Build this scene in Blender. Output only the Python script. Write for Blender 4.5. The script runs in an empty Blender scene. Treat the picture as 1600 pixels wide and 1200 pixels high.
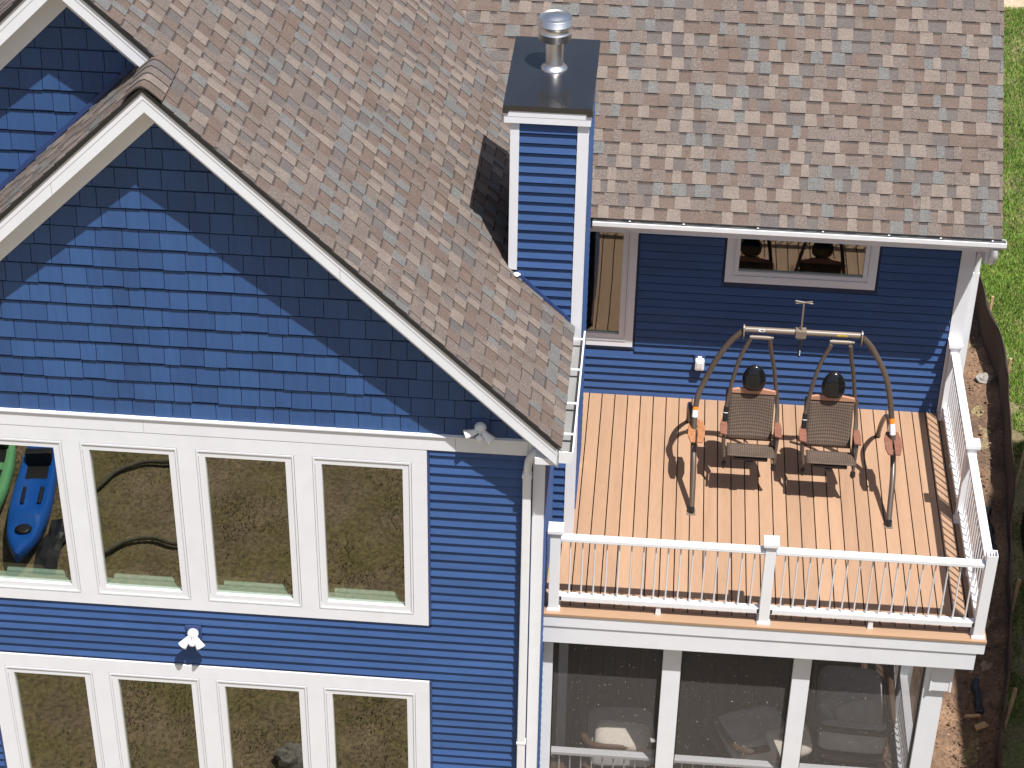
import bpy, math, random
import numpy as np
from mathutils import Vector, Matrix

random.seed(7)
rng = np.random.default_rng(11)
sc = bpy.context.scene
COL = sc.collection

# ------------------------------------------------------------------ camera
CAM_POS = Vector((0.8131, -15.1108, 13.52))
YAW, PITCH, ROLL, FPX = -0.0733, 0.6046, -0.0172, 3252.84
_fw = Vector((math.sin(YAW) * math.cos(PITCH), math.cos(YAW) * math.cos(PITCH), -math.sin(PITCH)))
_rt = Vector((math.cos(YAW), -math.sin(YAW), 0))
_dn = _fw.cross(_rt)
CR = math.cos(ROLL) * _rt + math.sin(ROLL) * _dn
CD = -math.sin(ROLL) * _rt + math.cos(ROLL) * _dn
cam = bpy.data.cameras.new('camera')
cam.sensor_width = 36
cam.lens = FPX / 1600 * 36
cam.clip_start = 0.5
cam.clip_end = 600
camo = bpy.data.objects.new('camera', cam)
COL.objects.link(camo)
M = Matrix.Identity(4)
for i in range(3):
    M[i][0] = CR[i]; M[i][1] = -CD[i]; M[i][2] = -_fw[i]; M[i][3] = CAM_POS[i]
camo.matrix_world = M
sc.camera = camo


def px(p):
    q = Vector(p) - CAM_POS
    z = q.dot(_fw)
    return 800 + FPX * q.dot(CR) / z, 600 + FPX * q.dot(CD) / z


# ------------------------------------------------------------------ sky, sun, exposure
SUN_DIR = Vector((0.262, -0.358, 1.0)).normalized()      # towards the sun
world = bpy.data.worlds.new('World')
sc.world = world
world.use_nodes = True
wn = world.node_tree.nodes
wl = world.node_tree.links
wn.clear()
sky = wn.new('ShaderNodeTexSky')
sky.sky_type = 'NISHITA'
sky.sun_disc = False
sky.sun_elevation = math.asin(SUN_DIR.z)
sky.sun_rotation = math.atan2(SUN_DIR.x, SUN_DIR.y)
sky.air_density = 1.0
sky.dust_density = 2.5
bg = wn.new('ShaderNodeBackground')
bg.inputs['Strength'].default_value = 0.078
wo = wn.new('ShaderNodeOutputWorld')
wl.new(sky.outputs[0], bg.inputs[0])
wl.new(bg.outputs[0], wo.inputs[0])
sun = bpy.data.lights.new('sun', 'SUN')
sun.energy = 4.9
sun.angle = math.radians(0.53)
sun.color = (1.0, 0.975, 0.945)
suno = bpy.data.objects.new('sun', sun)
suno.rotation_euler = (-SUN_DIR).to_track_quat('-Z', 'Y').to_euler()
suno.location = (6, -8, 20)
COL.objects.link(suno)
sc.view_settings.view_transform = 'Standard'
sc.view_settings.look = 'None'
sc.view_settings.gamma = 1
sc.view_settings.use_curve_mapping = False
sc.view_settings.exposure = 0.58

# ------------------------------------------------------------------ materials
def srgb(r, g, b):
    f = lambda c: (c / 255 / 12.92) if c / 255 <= 0.04045 else ((c / 255 + 0.055) / 1.055) ** 2.4
    return (f(r), f(g), f(b))


MATS = {}


def pm(name, col, rough=0.6, var=0.08, scale=3.0, bump=0.0, bscale=120.0, metal=0.0, stretch=(1, 1, 1),
       col2=None, c2scale=6.0, c2lo=0.45, c2hi=0.6, speck=0.0, sscale=60.0, spec=0.5, coat=0.0):
    """procedural principled material: base colour varied by noise, an optional second colour in patches,
    optional fine speckle and bump, all in world position so that neighbours do not repeat"""
    m = bpy.data.materials.new(name)
    m.use_nodes = True
    nt = m.node_tree
    n, l = nt.nodes, nt.links
    b = n['Principled BSDF']
    b.inputs['Roughness'].default_value = rough
    b.inputs['Metallic'].default_value = metal
    b.inputs['Specular IOR Level'].default_value = spec
    if coat:
        b.inputs['Coat Weight'].default_value = coat
        b.inputs['Coat Roughness'].default_value = 0.08
    geo = n.new('ShaderNodeNewGeometry')
    mp = n.new('ShaderNodeMapping')
    mp.inputs['Scale'].default_value = stretch
    l.new(geo.outputs['Position'], mp.inputs[0])
    nz = n.new('ShaderNodeTexNoise')
    nz.inputs['Scale'].default_value = scale
    nz.inputs['Detail'].default_value = 5
    l.new(mp.outputs[0], nz.inputs['Vector'])
    rp = n.new('ShaderNodeValToRGB')
    lo = tuple(max(0, c * (1 - var)) for c in col) + (1,)
    hi = tuple(min(1, c * (1 + var)) for c in col) + (1,)
    rp.color_ramp.elements[0].position = 0.3
    rp.color_ramp.elements[1].position = 0.7
    rp.color_ramp.elements[0].color = lo
    rp.color_ramp.elements[1].color = hi
    l.new(nz.outputs[0], rp.inputs[0])
    out = rp.outputs[0]
    if col2:
        n2 = n.new('ShaderNodeTexNoise')
        n2.inputs['Scale'].default_value = c2scale
        n2.inputs['Detail'].default_value = 6
        n2.inputs['Roughness'].default_value = 0.6
        l.new(mp.outputs[0], n2.inputs['Vector'])
        r2 = n.new('ShaderNodeValToRGB')
        r2.color_ramp.elements[0].position = c2lo
        r2.color_ramp.elements[1].position = c2hi
        l.new(n2.outputs[0], r2.inputs[0])
        mx = n.new('ShaderNodeMix')
        mx.data_type = 'RGBA'
        l.new(r2.outputs[0], mx.inputs[0])
        l.new(out, mx.inputs[6])
        mx.inputs[7].default_value = tuple(col2) + (1,)
        out = mx.outputs[2]
    if speck:
        n3 = n.new('ShaderNodeTexNoise')
        n3.inputs['Scale'].default_value = sscale
        n3.inputs['Detail'].default_value = 2
        l.new(mp.outputs[0], n3.inputs['Vector'])
        r3 = n.new('ShaderNodeMapRange')
        r3.inputs[1].default_value = 0.3
        r3.inputs[2].default_value = 0.7
        r3.inputs[3].default_value = 1 - speck
        r3.inputs[4].default_value = 1 + speck
        l.new(n3.outputs[0], r3.inputs[0])
        mm = n.new('ShaderNodeVectorMath')
        mm.operation = 'SCALE'
        l.new(out, mm.inputs[0])
        l.new(r3.outputs[0], mm.inputs[3])
        out = mm.outputs[0]
    l.new(out, b.inputs['Base Color'])
    if bump:
        n4 = n.new('ShaderNodeTexNoise')
        n4.inputs['Scale'].default_value = bscale
        n4.inputs['Detail'].default_value = 4
        l.new(mp.outputs[0], n4.inputs['Vector'])
        bp = n.new('ShaderNodeBump')
        bp.inputs['Strength'].default_value = bump
        bp.inputs['Distance'].default_value = 0.01
        l.new(n4.outputs[0], bp.inputs['Height'])
        l.new(bp.outputs[0], b.inputs['Normal'])
    MATS[name] = m
    return m


BLUE = (0.0245, 0.067, 0.186)
for _n, _k in (('', 1.0), ('_b', 0.95), ('_c', 1.05)):
    pm('blue_siding' + _n, tuple(c * _k for c in BLUE), 0.60, 0.09, 0.9, bump=0.12, bscale=30, stretch=(1, 1, 6), speck=0.06, sscale=5,
       col2=tuple(c * _k * 1.12 + 0.006 for c in BLUE), c2scale=0.8, c2lo=0.5, c2hi=0.75)
pm('blue_shake', (0.0205, 0.063, 0.176), 0.62, 0.10, 2.2, bump=0.5, bscale=34, stretch=(1, 1, 0.05), speck=0.05, sscale=28)
pm('blue_shake_b', (0.018, 0.057, 0.161), 0.62, 0.10, 2.2, bump=0.5, bscale=34, stretch=(1, 1, 0.05), speck=0.05, sscale=28)
pm('blue_shake_c', (0.023, 0.069, 0.188), 0.62, 0.10, 2.2, bump=0.5, bscale=34, stretch=(1, 1, 0.05), speck=0.05, sscale=28)
pm('blue_trim', (0.024, 0.05, 0.15), 0.45, 0.05)
pm('blue_backing', (0.014, 0.030, 0.08), 0.7, 0.05)
pm('white_trim', (0.675, 0.685, 0.715), 0.42, 0.022, 1.4, speck=0.02, sscale=5, bump=0.03, bscale=60,
   col2=(0.62, 0.62, 0.635), c2scale=1.7, c2lo=0.6, c2hi=0.85)
pm('white_frame', (0.655, 0.66, 0.685), 0.35, 0.012, 2)
pm('white_metal', (0.69, 0.695, 0.705), 0.38, 0.02, 2.5, speck=0.02, sscale=7)
pm('gutter_inside_shade', (0.22, 0.22, 0.215), 0.6, 0.15, 4, stretch=(1, 0.4, 1))  # inner faces of the white gutter, trough shade put into the colour as grey
pm('white_rail', (0.71, 0.71, 0.725), 0.36, 0.015, 2)
pm('grey_baluster', (0.62, 0.61, 0.62), 0.4, 0.03)
pm('soffit', (0.73, 0.74, 0.755), 0.5, 0.02)
pm('black_drip', (0.012, 0.012, 0.013), 0.5, 0.1)
pm('black_cap', (0.016, 0.017, 0.020), 0.22, 0.12, 2.0, spec=0.7, bump=0.05, bscale=5, coat=0.3)
pm('steel', (0.82, 0.80, 0.78), 0.34, 0.05, 8, metal=1.0, bump=0.06, bscale=18)
for _n, _k in (('', 1.0), ('_b', 0.93), ('_c', 1.05), ('_d', 0.97)):
    pm('deck_tan' + _n, (0.362 * _k, 0.224 * _k, 0.140 * _k), 0.55, 0.08, 1.0, bump=0.08, bscale=40, stretch=(6, 0.5, 1), speck=0.05, sscale=11,
       col2=(0.30 * _k, 0.185 * _k, 0.118 * _k), c2scale=1.3, c2lo=0.56, c2hi=0.8)
pm('deck_border', (0.335, 0.212, 0.13), 0.55, 0.05, 1.6, stretch=(0.6, 6, 1), speck=0.02, sscale=12)
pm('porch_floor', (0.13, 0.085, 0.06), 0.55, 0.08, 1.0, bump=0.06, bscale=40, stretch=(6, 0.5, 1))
pm('substrate', (0.02, 0.016, 0.013), 0.9, 0.1)
pm('bronze_tube', (0.075, 0.055, 0.042), 0.36, 0.06, 6, spec=0.6)
pm('bronze_light', (0.17, 0.135, 0.105), 0.34, 0.05, 6, spec=0.6)
pm('black_plastic', (0.012, 0.012, 0.013), 0.35, 0.1)
pm('black_leather', (0.006, 0.006, 0.007), 0.13, 0.1, spec=0.5)
pm('wood_red', (0.20, 0.085, 0.055), 0.55, 0.2, 6, stretch=(1, 8, 1), speck=0.15, sscale=20)
pm('wood_orange', (0.34, 0.15, 0.065), 0.5, 0.22, 9, stretch=(5, 1, 1), speck=0.15, sscale=30)
pm('wood_pale', (0.42, 0.22, 0.14), 0.5, 0.1, 5, stretch=(1, 4, 4))
pm('stake_wood', (0.42, 0.28, 0.16), 0.7, 0.2, 8, stretch=(4, 4, 1))
pm('scrap_wood', (0.45, 0.27, 0.12), 0.7, 0.2, 12)
pm('silt_fabric', (0.075, 0.052, 0.038), 0.85, 0.18, 3, stretch=(1, 1, 6), bump=0.3, bscale=12)
pm('sticker_white', (0.7, 0.72, 0.76), 0.4, 0.02)
pm('sticker_orange', (0.8, 0.22, 0.02), 0.4, 0.02)
pm('sticker_yellow', (0.75, 0.55, 0.02), 0.4, 0.02)
pm('cushion_grey', (0.74, 0.72, 0.70), 0.9, 0.08, 6, bump=0.2, bscale=160)
pm('pillow_beige', (0.76, 0.69, 0.59), 0.9, 0.06, 8, bump=0.25, bscale=140, speck=0.06, sscale=80)
pm('pillow_grey', (0.60, 0.59, 0.58), 0.9, 0.06, 8, speck=0.25, sscale=60)
pm('chair_wood', (0.16, 0.095, 0.06), 0.5, 0.15, 5, stretch=(1, 1, 4))
pm('kayak_blue', (0.01, 0.14, 0.62), 0.35, 0.06)
pm('kayak_green', (0.23, 0.62, 0.27), 0.35, 0.06)
pm('netting', (0.15, 0.135, 0.095), 0.9, 0.3, 9)
pm('rubber', (0.018, 0.018, 0.02), 0.45, 0.15)
pm('stone', (0.26, 0.235, 0.21), 0.85, 0.2, 12, bump=0.5, bscale=25)
pm('room_dark', (0.10, 0.085, 0.07), 0.8, 0.1)
pm('room_floor', (0.10, 0.065, 0.045), 0.5, 0.15, 2, stretch=(5, 0.6, 1))
pm('blind_white', (0.40, 0.41, 0.39), 0.6, 0.03)
pm('neighbour_wall', (0.22, 0.21, 0.20), 0.7, 0.05)
pm('neighbour_roof', (0.10, 0.09, 0.085), 0.9, 0.2, 20)
pm('dirt', (0.180, 0.108, 0.064), 0.95, 0.25, 2.0, bump=0.9, bscale=22, col2=(0.088, 0.055, 0.036), c2scale=1.1,
   c2lo=0.42, c2hi=0.62, speck=0.3, sscale=26)
pm('front_soil', (0.25, 0.182, 0.115), 0.95, 0.25, 1.2, bump=0.8, bscale=20, col2=(0.19, 0.155, 0.062), c2scale=0.9,
   c2lo=0.40, c2hi=0.62, speck=0.4, sscale=22)
pm('lawn_soil', (0.15, 0.125, 0.06), 0.95, 0.35, 2.2, bump=0.8, bscale=30, col2=(0.11, 0.15, 0.03), c2scale=1.4,
   c2lo=0.48, c2hi=0.66, speck=0.4, sscale=30)
pm('sand', (0.42, 0.31, 0.21), 0.95, 0.15, 3, bump=0.5, bscale=15, speck=0.2, sscale=20)
pm('clod', (0.155, 0.095, 0.058), 0.95, 0.4, 8, bump=0.5, bscale=50)
pm('clod_pale', (0.34, 0.25, 0.17), 0.95, 0.3, 8)
pm('blade_a', (0.110, 0.205, 0.022), 0.6, 0.3, 2.0)
pm('blade_b', (0.170, 0.262, 0.034), 0.6, 0.3, 2.0)
pm('blade_c', (0.065, 0.145, 0.016), 0.6, 0.3, 2.0)
pm('blade_d', (0.30, 0.26, 0.10), 0.7, 0.3, 2.0)
pm('dry_a', (0.22, 0.185, 0.06), 0.7, 0.3, 2.0)
pm('dry_b', (0.33, 0.25, 0.11), 0.7, 0.3, 2.0)
pm('shingle_tan', srgb(114, 103, 95), 0.92, 0.10, 5, bump=0.35, bscale=150, speck=0.26, sscale=75)
pm('shingle_brown', srgb(95, 81, 73), 0.92, 0.10, 5, bump=0.35, bscale=150, speck=0.26, sscale=75)
pm('shingle_grey', srgb(88, 82, 79), 0.92, 0.10, 5, bump=0.35, bscale=150, speck=0.28, sscale=75)
pm('shingle_mid', srgb(97, 87, 81), 0.92, 0.10, 5, bump=0.35, bscale=150, speck=0.32, sscale=75,
   col2=srgb(108, 97, 90), c2scale=80, c2lo=0.5, c2hi=0.6)
pm('shingle_slate', srgb(97, 96, 94), 0.92, 0.10, 5, bump=0.35, bscale=150, speck=0.32, sscale=75)
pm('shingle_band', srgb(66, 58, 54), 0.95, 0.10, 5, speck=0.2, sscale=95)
pm('shingle_edge', srgb(58, 51, 48), 0.95, 0.10, 5)
SH = ['shingle_tan', 'shingle_brown', 'shingle_grey', 'shingle_mid', 'shingle_slate', 'shingle_band', 'shingle_edge']


def weave_mat():
    m = bpy.data.materials.new('woven_sling')
    m.use_nodes = True
    n, l = m.node_tree.nodes, m.node_tree.links
    b = n['Principled BSDF']
    b.inputs['Roughness'].default_value = 0.8
    tc = n.new('ShaderNodeNewGeometry')
    sep = n.new('ShaderNodeSeparateXYZ')
    l.new(tc.outputs['Position'], sep.inputs[0])
    yz = n.new('ShaderNodeMath'); yz.operation = 'MULTIPLY_ADD'
    l.new(sep.outputs[1], yz.inputs[0]); yz.inputs[1].default_value = -0.9
    l.new(sep.outputs[2], yz.inputs[2])
    def threads(sock, freq):
        a = n.new('ShaderNodeMath'); a.operation = 'MULTIPLY'; a.inputs[1].default_value = freq
        l.new(sock, a.inputs[0])
        c = n.new('ShaderNodeMath'); c.operation = 'SINE'
        l.new(a.outputs[0], c.inputs[0])
        return c.outputs[0]
    mu = n.new('ShaderNodeMath'); mu.operation = 'ADD'
    l.new(threads(sep.outputs[0], 270), mu.inputs[0])
    l.new(threads(yz.outputs[0], 255), mu.inputs[1])
    rp = n.new('ShaderNodeValToRGB')
    rp.color_ramp.elements[0].position = 0.10
    rp.color_ramp.elements[1].position = 0.85
    rp.color_ramp.elements[0].color = (0.038, 0.025, 0.018, 1)
    rp.color_ramp.elements[1].color = (0.128, 0.088, 0.064, 1)
    mr = n.new('ShaderNodeMapRange')
    mr.inputs[1].default_value = -2; mr.inputs[2].default_value = 2
    l.new(mu.outputs[0], mr.inputs[0])
    nz = n.new('ShaderNodeTexNoise')
    nz.inputs['Scale'].default_value = 30
    mp2 = n.new('ShaderNodeMapping')
    mp2.inputs['Scale'].default_value = (3, 0.6, 0.6)
    l.new(tc.outputs['Position'], mp2.inputs[0])
    l.new(mp2.outputs[0], nz.inputs['Vector'])
    ad = n.new('ShaderNodeMath'); ad.operation = 'MULTIPLY_ADD'; ad.inputs[1].default_value = 0.5
    l.new(nz.outputs[0], ad.inputs[0]); 
    sb = n.new('ShaderNodeMath'); sb.operation = 'SUBTRACT'; sb.inputs[1].default_value = 0.25
    l.new(mr.outputs[0], sb.inputs[0])
    l.new(sb.outputs[0], ad.inputs[2])
    l.new(ad.outputs[0], rp.inputs[0])
    l.new(rp.outputs[0], b.inputs['Base Color'])
    MATS['woven_sling'] = m


weave_mat()


def glass_mat(name, tint, ior, wav):
    m = bpy.data.materials.new(name)
    m.use_nodes = True
    n, l = m.node_tree.nodes, m.node_tree.links
    n.remove(n['Principled BSDF'])
    out = n['Material Output']
    tr = n.new('ShaderNodeBsdfTransparent')
    tr.inputs[0].default_value = tint + (1,)
    gl = n.new('ShaderNodeBsdfGlossy')
    gl.inputs['Roughness'].default_value = 0.0
    gl.inputs['Color'].default_value = (1.0, 0.96, 0.90, 1)
    lw = n.new('ShaderNodeLayerWeight')
    lw.inputs['Blend'].default_value = 0.5
    pw = n.new('ShaderNodeMath'); pw.operation = 'POWER'; pw.inputs[1].default_value = 5.0
    l.new(lw.outputs['Facing'], pw.inputs[0])
    f0 = ((ior - 1) / (ior + 1)) ** 2
    fr = n.new('ShaderNodeMath'); fr.operation = 'MULTIPLY_ADD'      # Schlick: f0 + (1 - f0) * (1 - cos)^5
    fr.inputs[1].default_value = 1 - f0
    fr.inputs[2].default_value = f0
    l.new(pw.outputs[0], fr.inputs[0])
    mx = n.new('ShaderNodeMixShader')
    geo = n.new('ShaderNodeNewGeometry')
    nz = n.new('ShaderNodeTexNoise')
    nz.inputs['Scale'].default_value = 1.5
    nz.inputs['Detail'].default_value = 1
    bp = n.new('ShaderNodeBump')
    bp.inputs['Strength'].default_value = wav
    bp.inputs['Distance'].default_value = 0.02
    l.new(geo.outputs['Position'], nz.inputs['Vector'])
    l.new(nz.outputs[0], bp.inputs['Height'])
    l.new(bp.outputs[0], gl.inputs['Normal'])
    l.new(fr.outputs[0], mx.inputs[0])
    l.new(tr.outputs[0], mx.inputs[1])
    l.new(gl.outputs[0], mx.inputs[2])
    l.new(mx.outputs[0], out.inputs[0])
    MATS[name] = m


glass_mat('window_glass', (0.80, 0.87, 0.81), 2.1, 0.045)


def screen_mat():
    m = bpy.data.materials.new('insect_screen')
    m.use_nodes = True
    n, l = m.node_tree.nodes, m.node_tree.links
    b = n['Principled BSDF']
    b.inputs['Roughness'].default_value = 0.7
    out = n['Material Output']
    tr = n.new('ShaderNodeBsdfTransparent')
    mx = n.new('ShaderNodeMixShader')
    geo = n.new('ShaderNodeNewGeometry')
    # pollen and dust caught in the mesh
    vo = n.new('ShaderNodeTexNoise')
    vo.inputs['Scale'].default_value = 42
    vo.inputs['Detail'].default_value = 3
    rp = n.new('ShaderNodeValToRGB')
    rp.color_ramp.elements[0].position = 0.665
    rp.color_ramp.elements[1].position = 0.72
    l.new(geo.outputs['Position'], vo.inputs['Vector'])
    l.new(vo.outputs[0], rp.inputs[0])
    cm = n.new('ShaderNodeMix')
    cm.data_type = 'RGBA'
    cm.inputs[6].default_value = (0.135, 0.122, 0.116, 1)
    cm.inputs[7].default_value = (0.6, 0.55, 0.48, 1)
    l.new(rp.outputs[0], cm.inputs[0])
    l.new(cm.outputs[2], b.inputs['Base Color'])
    ma = n.new('ShaderNodeMath')
    ma.operation = 'MULTIPLY_ADD'
    ma.inputs[1].default_value = 0.4
    ma.inputs[2].default_value = 0.26
    l.new(rp.outputs[0], ma.inputs[0])
    l.new(ma.outputs[0], mx.inputs[0])
    l.new(tr.outputs[0], mx.inputs[1])
    l.new(b.outputs[0], mx.inputs[2])
    l.new(mx.outputs[0], out.inputs[0])
    MATS['insect_screen'] = m


screen_mat()

# ------------------------------------------------------------------ helpers
class MB:
    def __init__(s):
        s.v = []; s.f = []; s.m = []; s.sm = []

    def add(s, vs, fs, mi=0, smooth=False):
        k = len(s.v)
        s.v += [tuple(v) for v in vs]
        for f in fs:
            s.f.append(tuple(i + k for i in f)); s.m.append(mi); s.sm.append(smooth)
        return s

    def box(s, x0, x1, y0, y1, z0, z1, mi=0):
        vs = [(x, y, z) for x in (x0, x1) for y in (y0, y1) for z in (z0, z1)]
        return s.add(vs, [(0, 1, 3, 2), (4, 6, 7, 5), (0, 4, 5, 1), (2, 3, 7, 6), (0, 2, 6, 4), (1, 5, 7, 3)], mi)

    def prism(s, poly, axis, a0, a1, mi=0):
        """polygon in the two axes other than `axis`, extruded from a0 to a1"""
        n = len(poly)
        def P(p, a):
            if axis == 'X': return (a, p[0], p[1])
            if axis == 'Y': return (p[0], a, p[1])
            return (p[0], p[1], a)
        vs = [P(p, a0) for p in poly] + [P(p, a1) for p in poly]
        fs = [tuple(range(n)), tuple(range(2 * n - 1, n - 1, -1))]
        fs += [(i, i + n, (i + 1) % n + n, (i + 1) % n) for i in range(n)]
        return s.add(vs, fs, mi)

    def tube(s, pts, r, n=10, mi=0, sq=False, cap=True):
        pts = [Vector(p) for p in pts]
        rs = r if isinstance(r, (list, tuple)) else [r] * len(pts)
        rings = []
        up = None
        for i, p in enumerate(pts):
            a = pts[max(0, i - 1)]; b = pts[min(len(pts) - 1, i + 1)]
            t = (b - a).normalized()
            if up is None:
                up = Vector((0, 0, 1)) if abs(t.z) < 0.9 else Vector((0, 1, 0))
            u = (up - t * up.dot(t)).normalized()
            w = t.cross(u)
            up = u
            off = math.pi / 4 if sq else 0
            k = rs[i] * (math.sqrt(2) if sq else 1)
            rings.append([p + (u * math.cos(2 * math.pi * j / n + off) + w * math.sin(2 * math.pi * j / n + off)) * k for j in range(n)])
        vs = [v for rg in rings for v in rg]
        fs = []
        for i in range(len(pts) - 1):
            for j in range(n):
                fs.append((i * n + j, i * n + (j + 1) % n, (i + 1) * n + (j + 1) % n, (i + 1) * n + j))
        s.add(vs, fs, mi, not sq)
        if cap:
            k = len(vs)
            s.add(vs[:n], [tuple(range(n - 1, -1, -1))], mi)
            s.add(vs[-n:], [tuple(range(n))], mi)
        return s

    def lathe(s, prof, c, n=24, mi=0, axis=(0, 0, 1), smooth=True):
        ax = Vector(axis).normalized()
        q = Vector((0, 0, 1)).rotation_difference(ax)
        vs = []
        for r, h in prof:
            for j in range(n):
                a = 2 * math.pi * j / n
                vs.append(Vector(c) + q @ Vector((r * math.cos(a), r * math.sin(a), h)))
        fs = []
        for i in range(len(prof) - 1):
            for j in range(n):
                fs.append((i * n + j, i * n + (j + 1) % n, (i + 1) * n + (j + 1) % n, (i + 1) * n + j))
        s.add(vs, fs, mi, smooth)
        s.add(vs[:n], [tuple(range(n - 1, -1, -1))], mi)
        s.add(vs[-n:], [tuple(range(n))], mi)
        return s

    def xf(s, mat):
        s.v = [tuple(mat @ Vector(v)) for v in s.v]
        return s

    def build(s, name, mats, parent=None, bevel=0.0, subsurf=0):
        me = bpy.data.meshes.new(name)
        me.from_pydata(s.v, [], s.f)
        if isinstance(mats, str): mats = [mats]
        for m in mats: me.materials.append(MATS[m])
        me.polygons.foreach_set('material_index', s.m)
        me.polygons.foreach_set('use_smooth', s.sm)
        me.update()
        o = bpy.data.objects.new(name, me)
        COL.objects.link(o)
        if parent is not None: setp(o, parent)
        if bevel:
            b = o.modifiers.new('bevel', 'BEVEL')
            b.width = bevel; b.segments = 2; b.limit_method = 'ANGLE'
        if subsurf:
            b = o.modifiers.new('subsurf', 'SUBSURF')
            b.levels = subsurf; b.render_levels = subsurf
        return o


def rock(x, y, z, r, mat, seed, name=None, label=None):
    rr = random.Random(seed)
    m = MB()
    N = 7
    vs, fs = [], []
    for i in range(N + 1):
        th = math.pi * i / N
        for j in range(2 * N):
            ph = math.pi * j / N
            k = r * (1 + rr.uniform(-.16, .16)) if 0 < i < N else r
            vs.append((x + k * 1.15 * math.sin(th) * math.cos(ph), y + k * math.sin(th) * math.sin(ph), z + .62 * k * math.cos(th)))
    for i in range(N):
        for j in range(2 * N):
            fs.append((i * 2 * N + j, (i + 1) * 2 * N + j, (i + 1) * 2 * N + (j + 1) % (2 * N), i * 2 * N + (j + 1) % (2 * N)))
    m.add(vs, fs)
    if name: return tag(m.build(name, mat), label, 'stone')
    return m


ORG = {}


def setp(o, p):
    o.parent = p
    w = ORG.get(p.name, Vector((0, 0, 0)))
    ORG[o.name] = Vector((0, 0, 0)) if p.name not in ORG else w * 0
    o.matrix_parent_inverse = Matrix.Translation(-w)


def thing(name, label, cat, loc, group=None):
    o = bpy.data.objects.new(name, None)
    o.empty_display_size = 0.2
    COL.objects.link(o)
    o.location = loc
    ORG[o.name] = Vector(loc)
    tag(o, label, cat, group)
    return o


def tag(o, label=None, cat=None, group=None, kind=None):
    if label: o['label'] = label
    if cat: o['category'] = cat
    if group: o['group'] = group
    if kind: o['kind'] = kind
    return o


def box(name, mats, parent, *a, bevel=0.0):
    return MB().box(*a).build(name, mats, parent, bevel)


def clip(poly, nx, ny, c):
    """keep the part of a 2D polygon where nx*x + ny*y >= c"""
    out = []
    for i in range(len(poly)):
        a, b = poly[i], poly[(i + 1) % len(poly)]
        da, db = nx * a[0] + ny * a[1] - c, nx * b[0] + ny * b[1] - c
        if da >= 0: out.append(a)
        if (da >= 0) != (db >= 0):
            t = da / (da - db)
            out.append((a[0] + (b[0] - a[0]) * t, a[1] + (b[1] - a[1]) * t))
    return out


def area2(poly):
    return abs(sum(poly[i][0] * poly[(i + 1) % len(poly)][1] - poly[(i + 1) % len(poly)][0] * poly[i][1] for i in range(len(poly)))) / 2


def bez(pts, n=24):
    """Catmull-Rom through points"""
    P = [Vector(p) for p in pts]
    P = [P[0] * 2 - P[1]] + P + [P[-1] * 2 - P[-2]]
    out = []
    seg = len(P) - 3
    for i in range(seg):
        m = max(2, n // seg)
        for k in range(m + (1 if i == seg - 1 else 0)):
            t = k / m
            a, b, c, d = P[i:i + 4]
            out.append(0.5 * ((2 * b) + (c - a) * t + (2 * a - 5 * b + 4 * c - d) * t * t + (3 * b - a - 3 * c + d) * t ** 3))
    return out

# ------------------------------------------------------------------ main dimensions (metres, deck top is z = 0)
G = -3.3            # ground level
LAP = 0.1016        # siding exposure
OV = 0.32           # rake overhang
S = 0.964           # gable roof pitch
ZW = 2.74           # top line of the white rake boards: z = ZW - S * x
ZT = 2.785          # roof sheet: z = ZT - S * x
XR = -3.29          # ridge of the front gable
XR2, Y2 = -4.08, 0.20   # ridge and rake plane of the gable behind
YB = 4.342          # back wall
XE = 4.31           # right corner of the back wing
YE, ZE, SB = 3.76, 2.64, 0.80   # eave and pitch of the back roof
YC = 1.66           # front of the chimney chase
PF_ = -2.945        # porch floor

# ------------------------------------------------------------------ ground
gm = MB()
gm.add([(-120, -120, G), (120, -120, G), (120, 160, G), (-120, 160, G)], [(0, 1, 2, 3)])
tag(gm.build('ground', 'front_soil'), kind='structure')
# bare strip of dug earth along the right wall, with shallow relief
FENCE = [(5.02, 1.2), (5.12, 2.325), (5.36, 3.65), (5.58, 5.32), (5.66, 6.1), (5.74, 7.03), (5.86, 8.33), (5.93, 9.72), (5.82, 11.04), (5.78, 12.47), (5.77, 14.5), (5.75, 17.0)]


def fence_x(y):
    for (xa, ya), (xb, yb) in zip(FENCE[:-1], FENCE[1:]):
        if ya <= y <= yb: return xa + (xb - xa) * (y - ya) / (yb - ya)
    return FENCE[0][0] if y < FENCE[0][1] else FENCE[-1][0]


dm = MB()
nx, ny = 34, 220
vs = []
for j in range(ny + 1):
    y = 0.5 + 16.5 * j / ny
    xr = fence_x(y) + 0.05
    for i in range(nx + 1):
        x = 3.9 + (xr - 3.9) * i / nx
        h = 0.03 * math.sin(x * 5.1 + y * 2.3) + 0.025 * math.sin(x * 11.3 - y * 7.7) + 0.02 * math.sin(y * 15.1 + x * 3)
        h += random.uniform(-0.012, 0.012)
        trench = math.exp(-((x - (xr - 0.33)) / 0.17) ** 2)
        vs.append((x, y, G + 0.06 + 0.5 * h - 0.05 * trench))
fs = []
for j in range(ny):
    for i in range(nx):
        a = j * (nx + 1) + i
        fs.append((a, a + 1, a + nx + 2, a + nx + 1))
dm.add(vs, fs)
tag(dm.build('earth_bank', 'dirt'), kind='structure')
lm = MB()
lp = [(fence_x(y) + 0.02, y, G + 0.03) for y in np.linspace(0.5, 17, 60)]
lm.add([(40, 0.5, G + 0.03)] + lp + [(5.75, 22.7, G + 0.03), (40, 22.9, G + 0.03)], [tuple(range(len(lp) + 3))])
tag(lm.build('lawn', 'lawn_soil'), kind='structure')
sm = MB()
pl = [(x, 22.7 + 0.25 * math.sin(x * 1.7) + 0.1 * math.sin(x * 5.3), G + 0.036) for x in np.linspace(4, 40, 90)]
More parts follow.
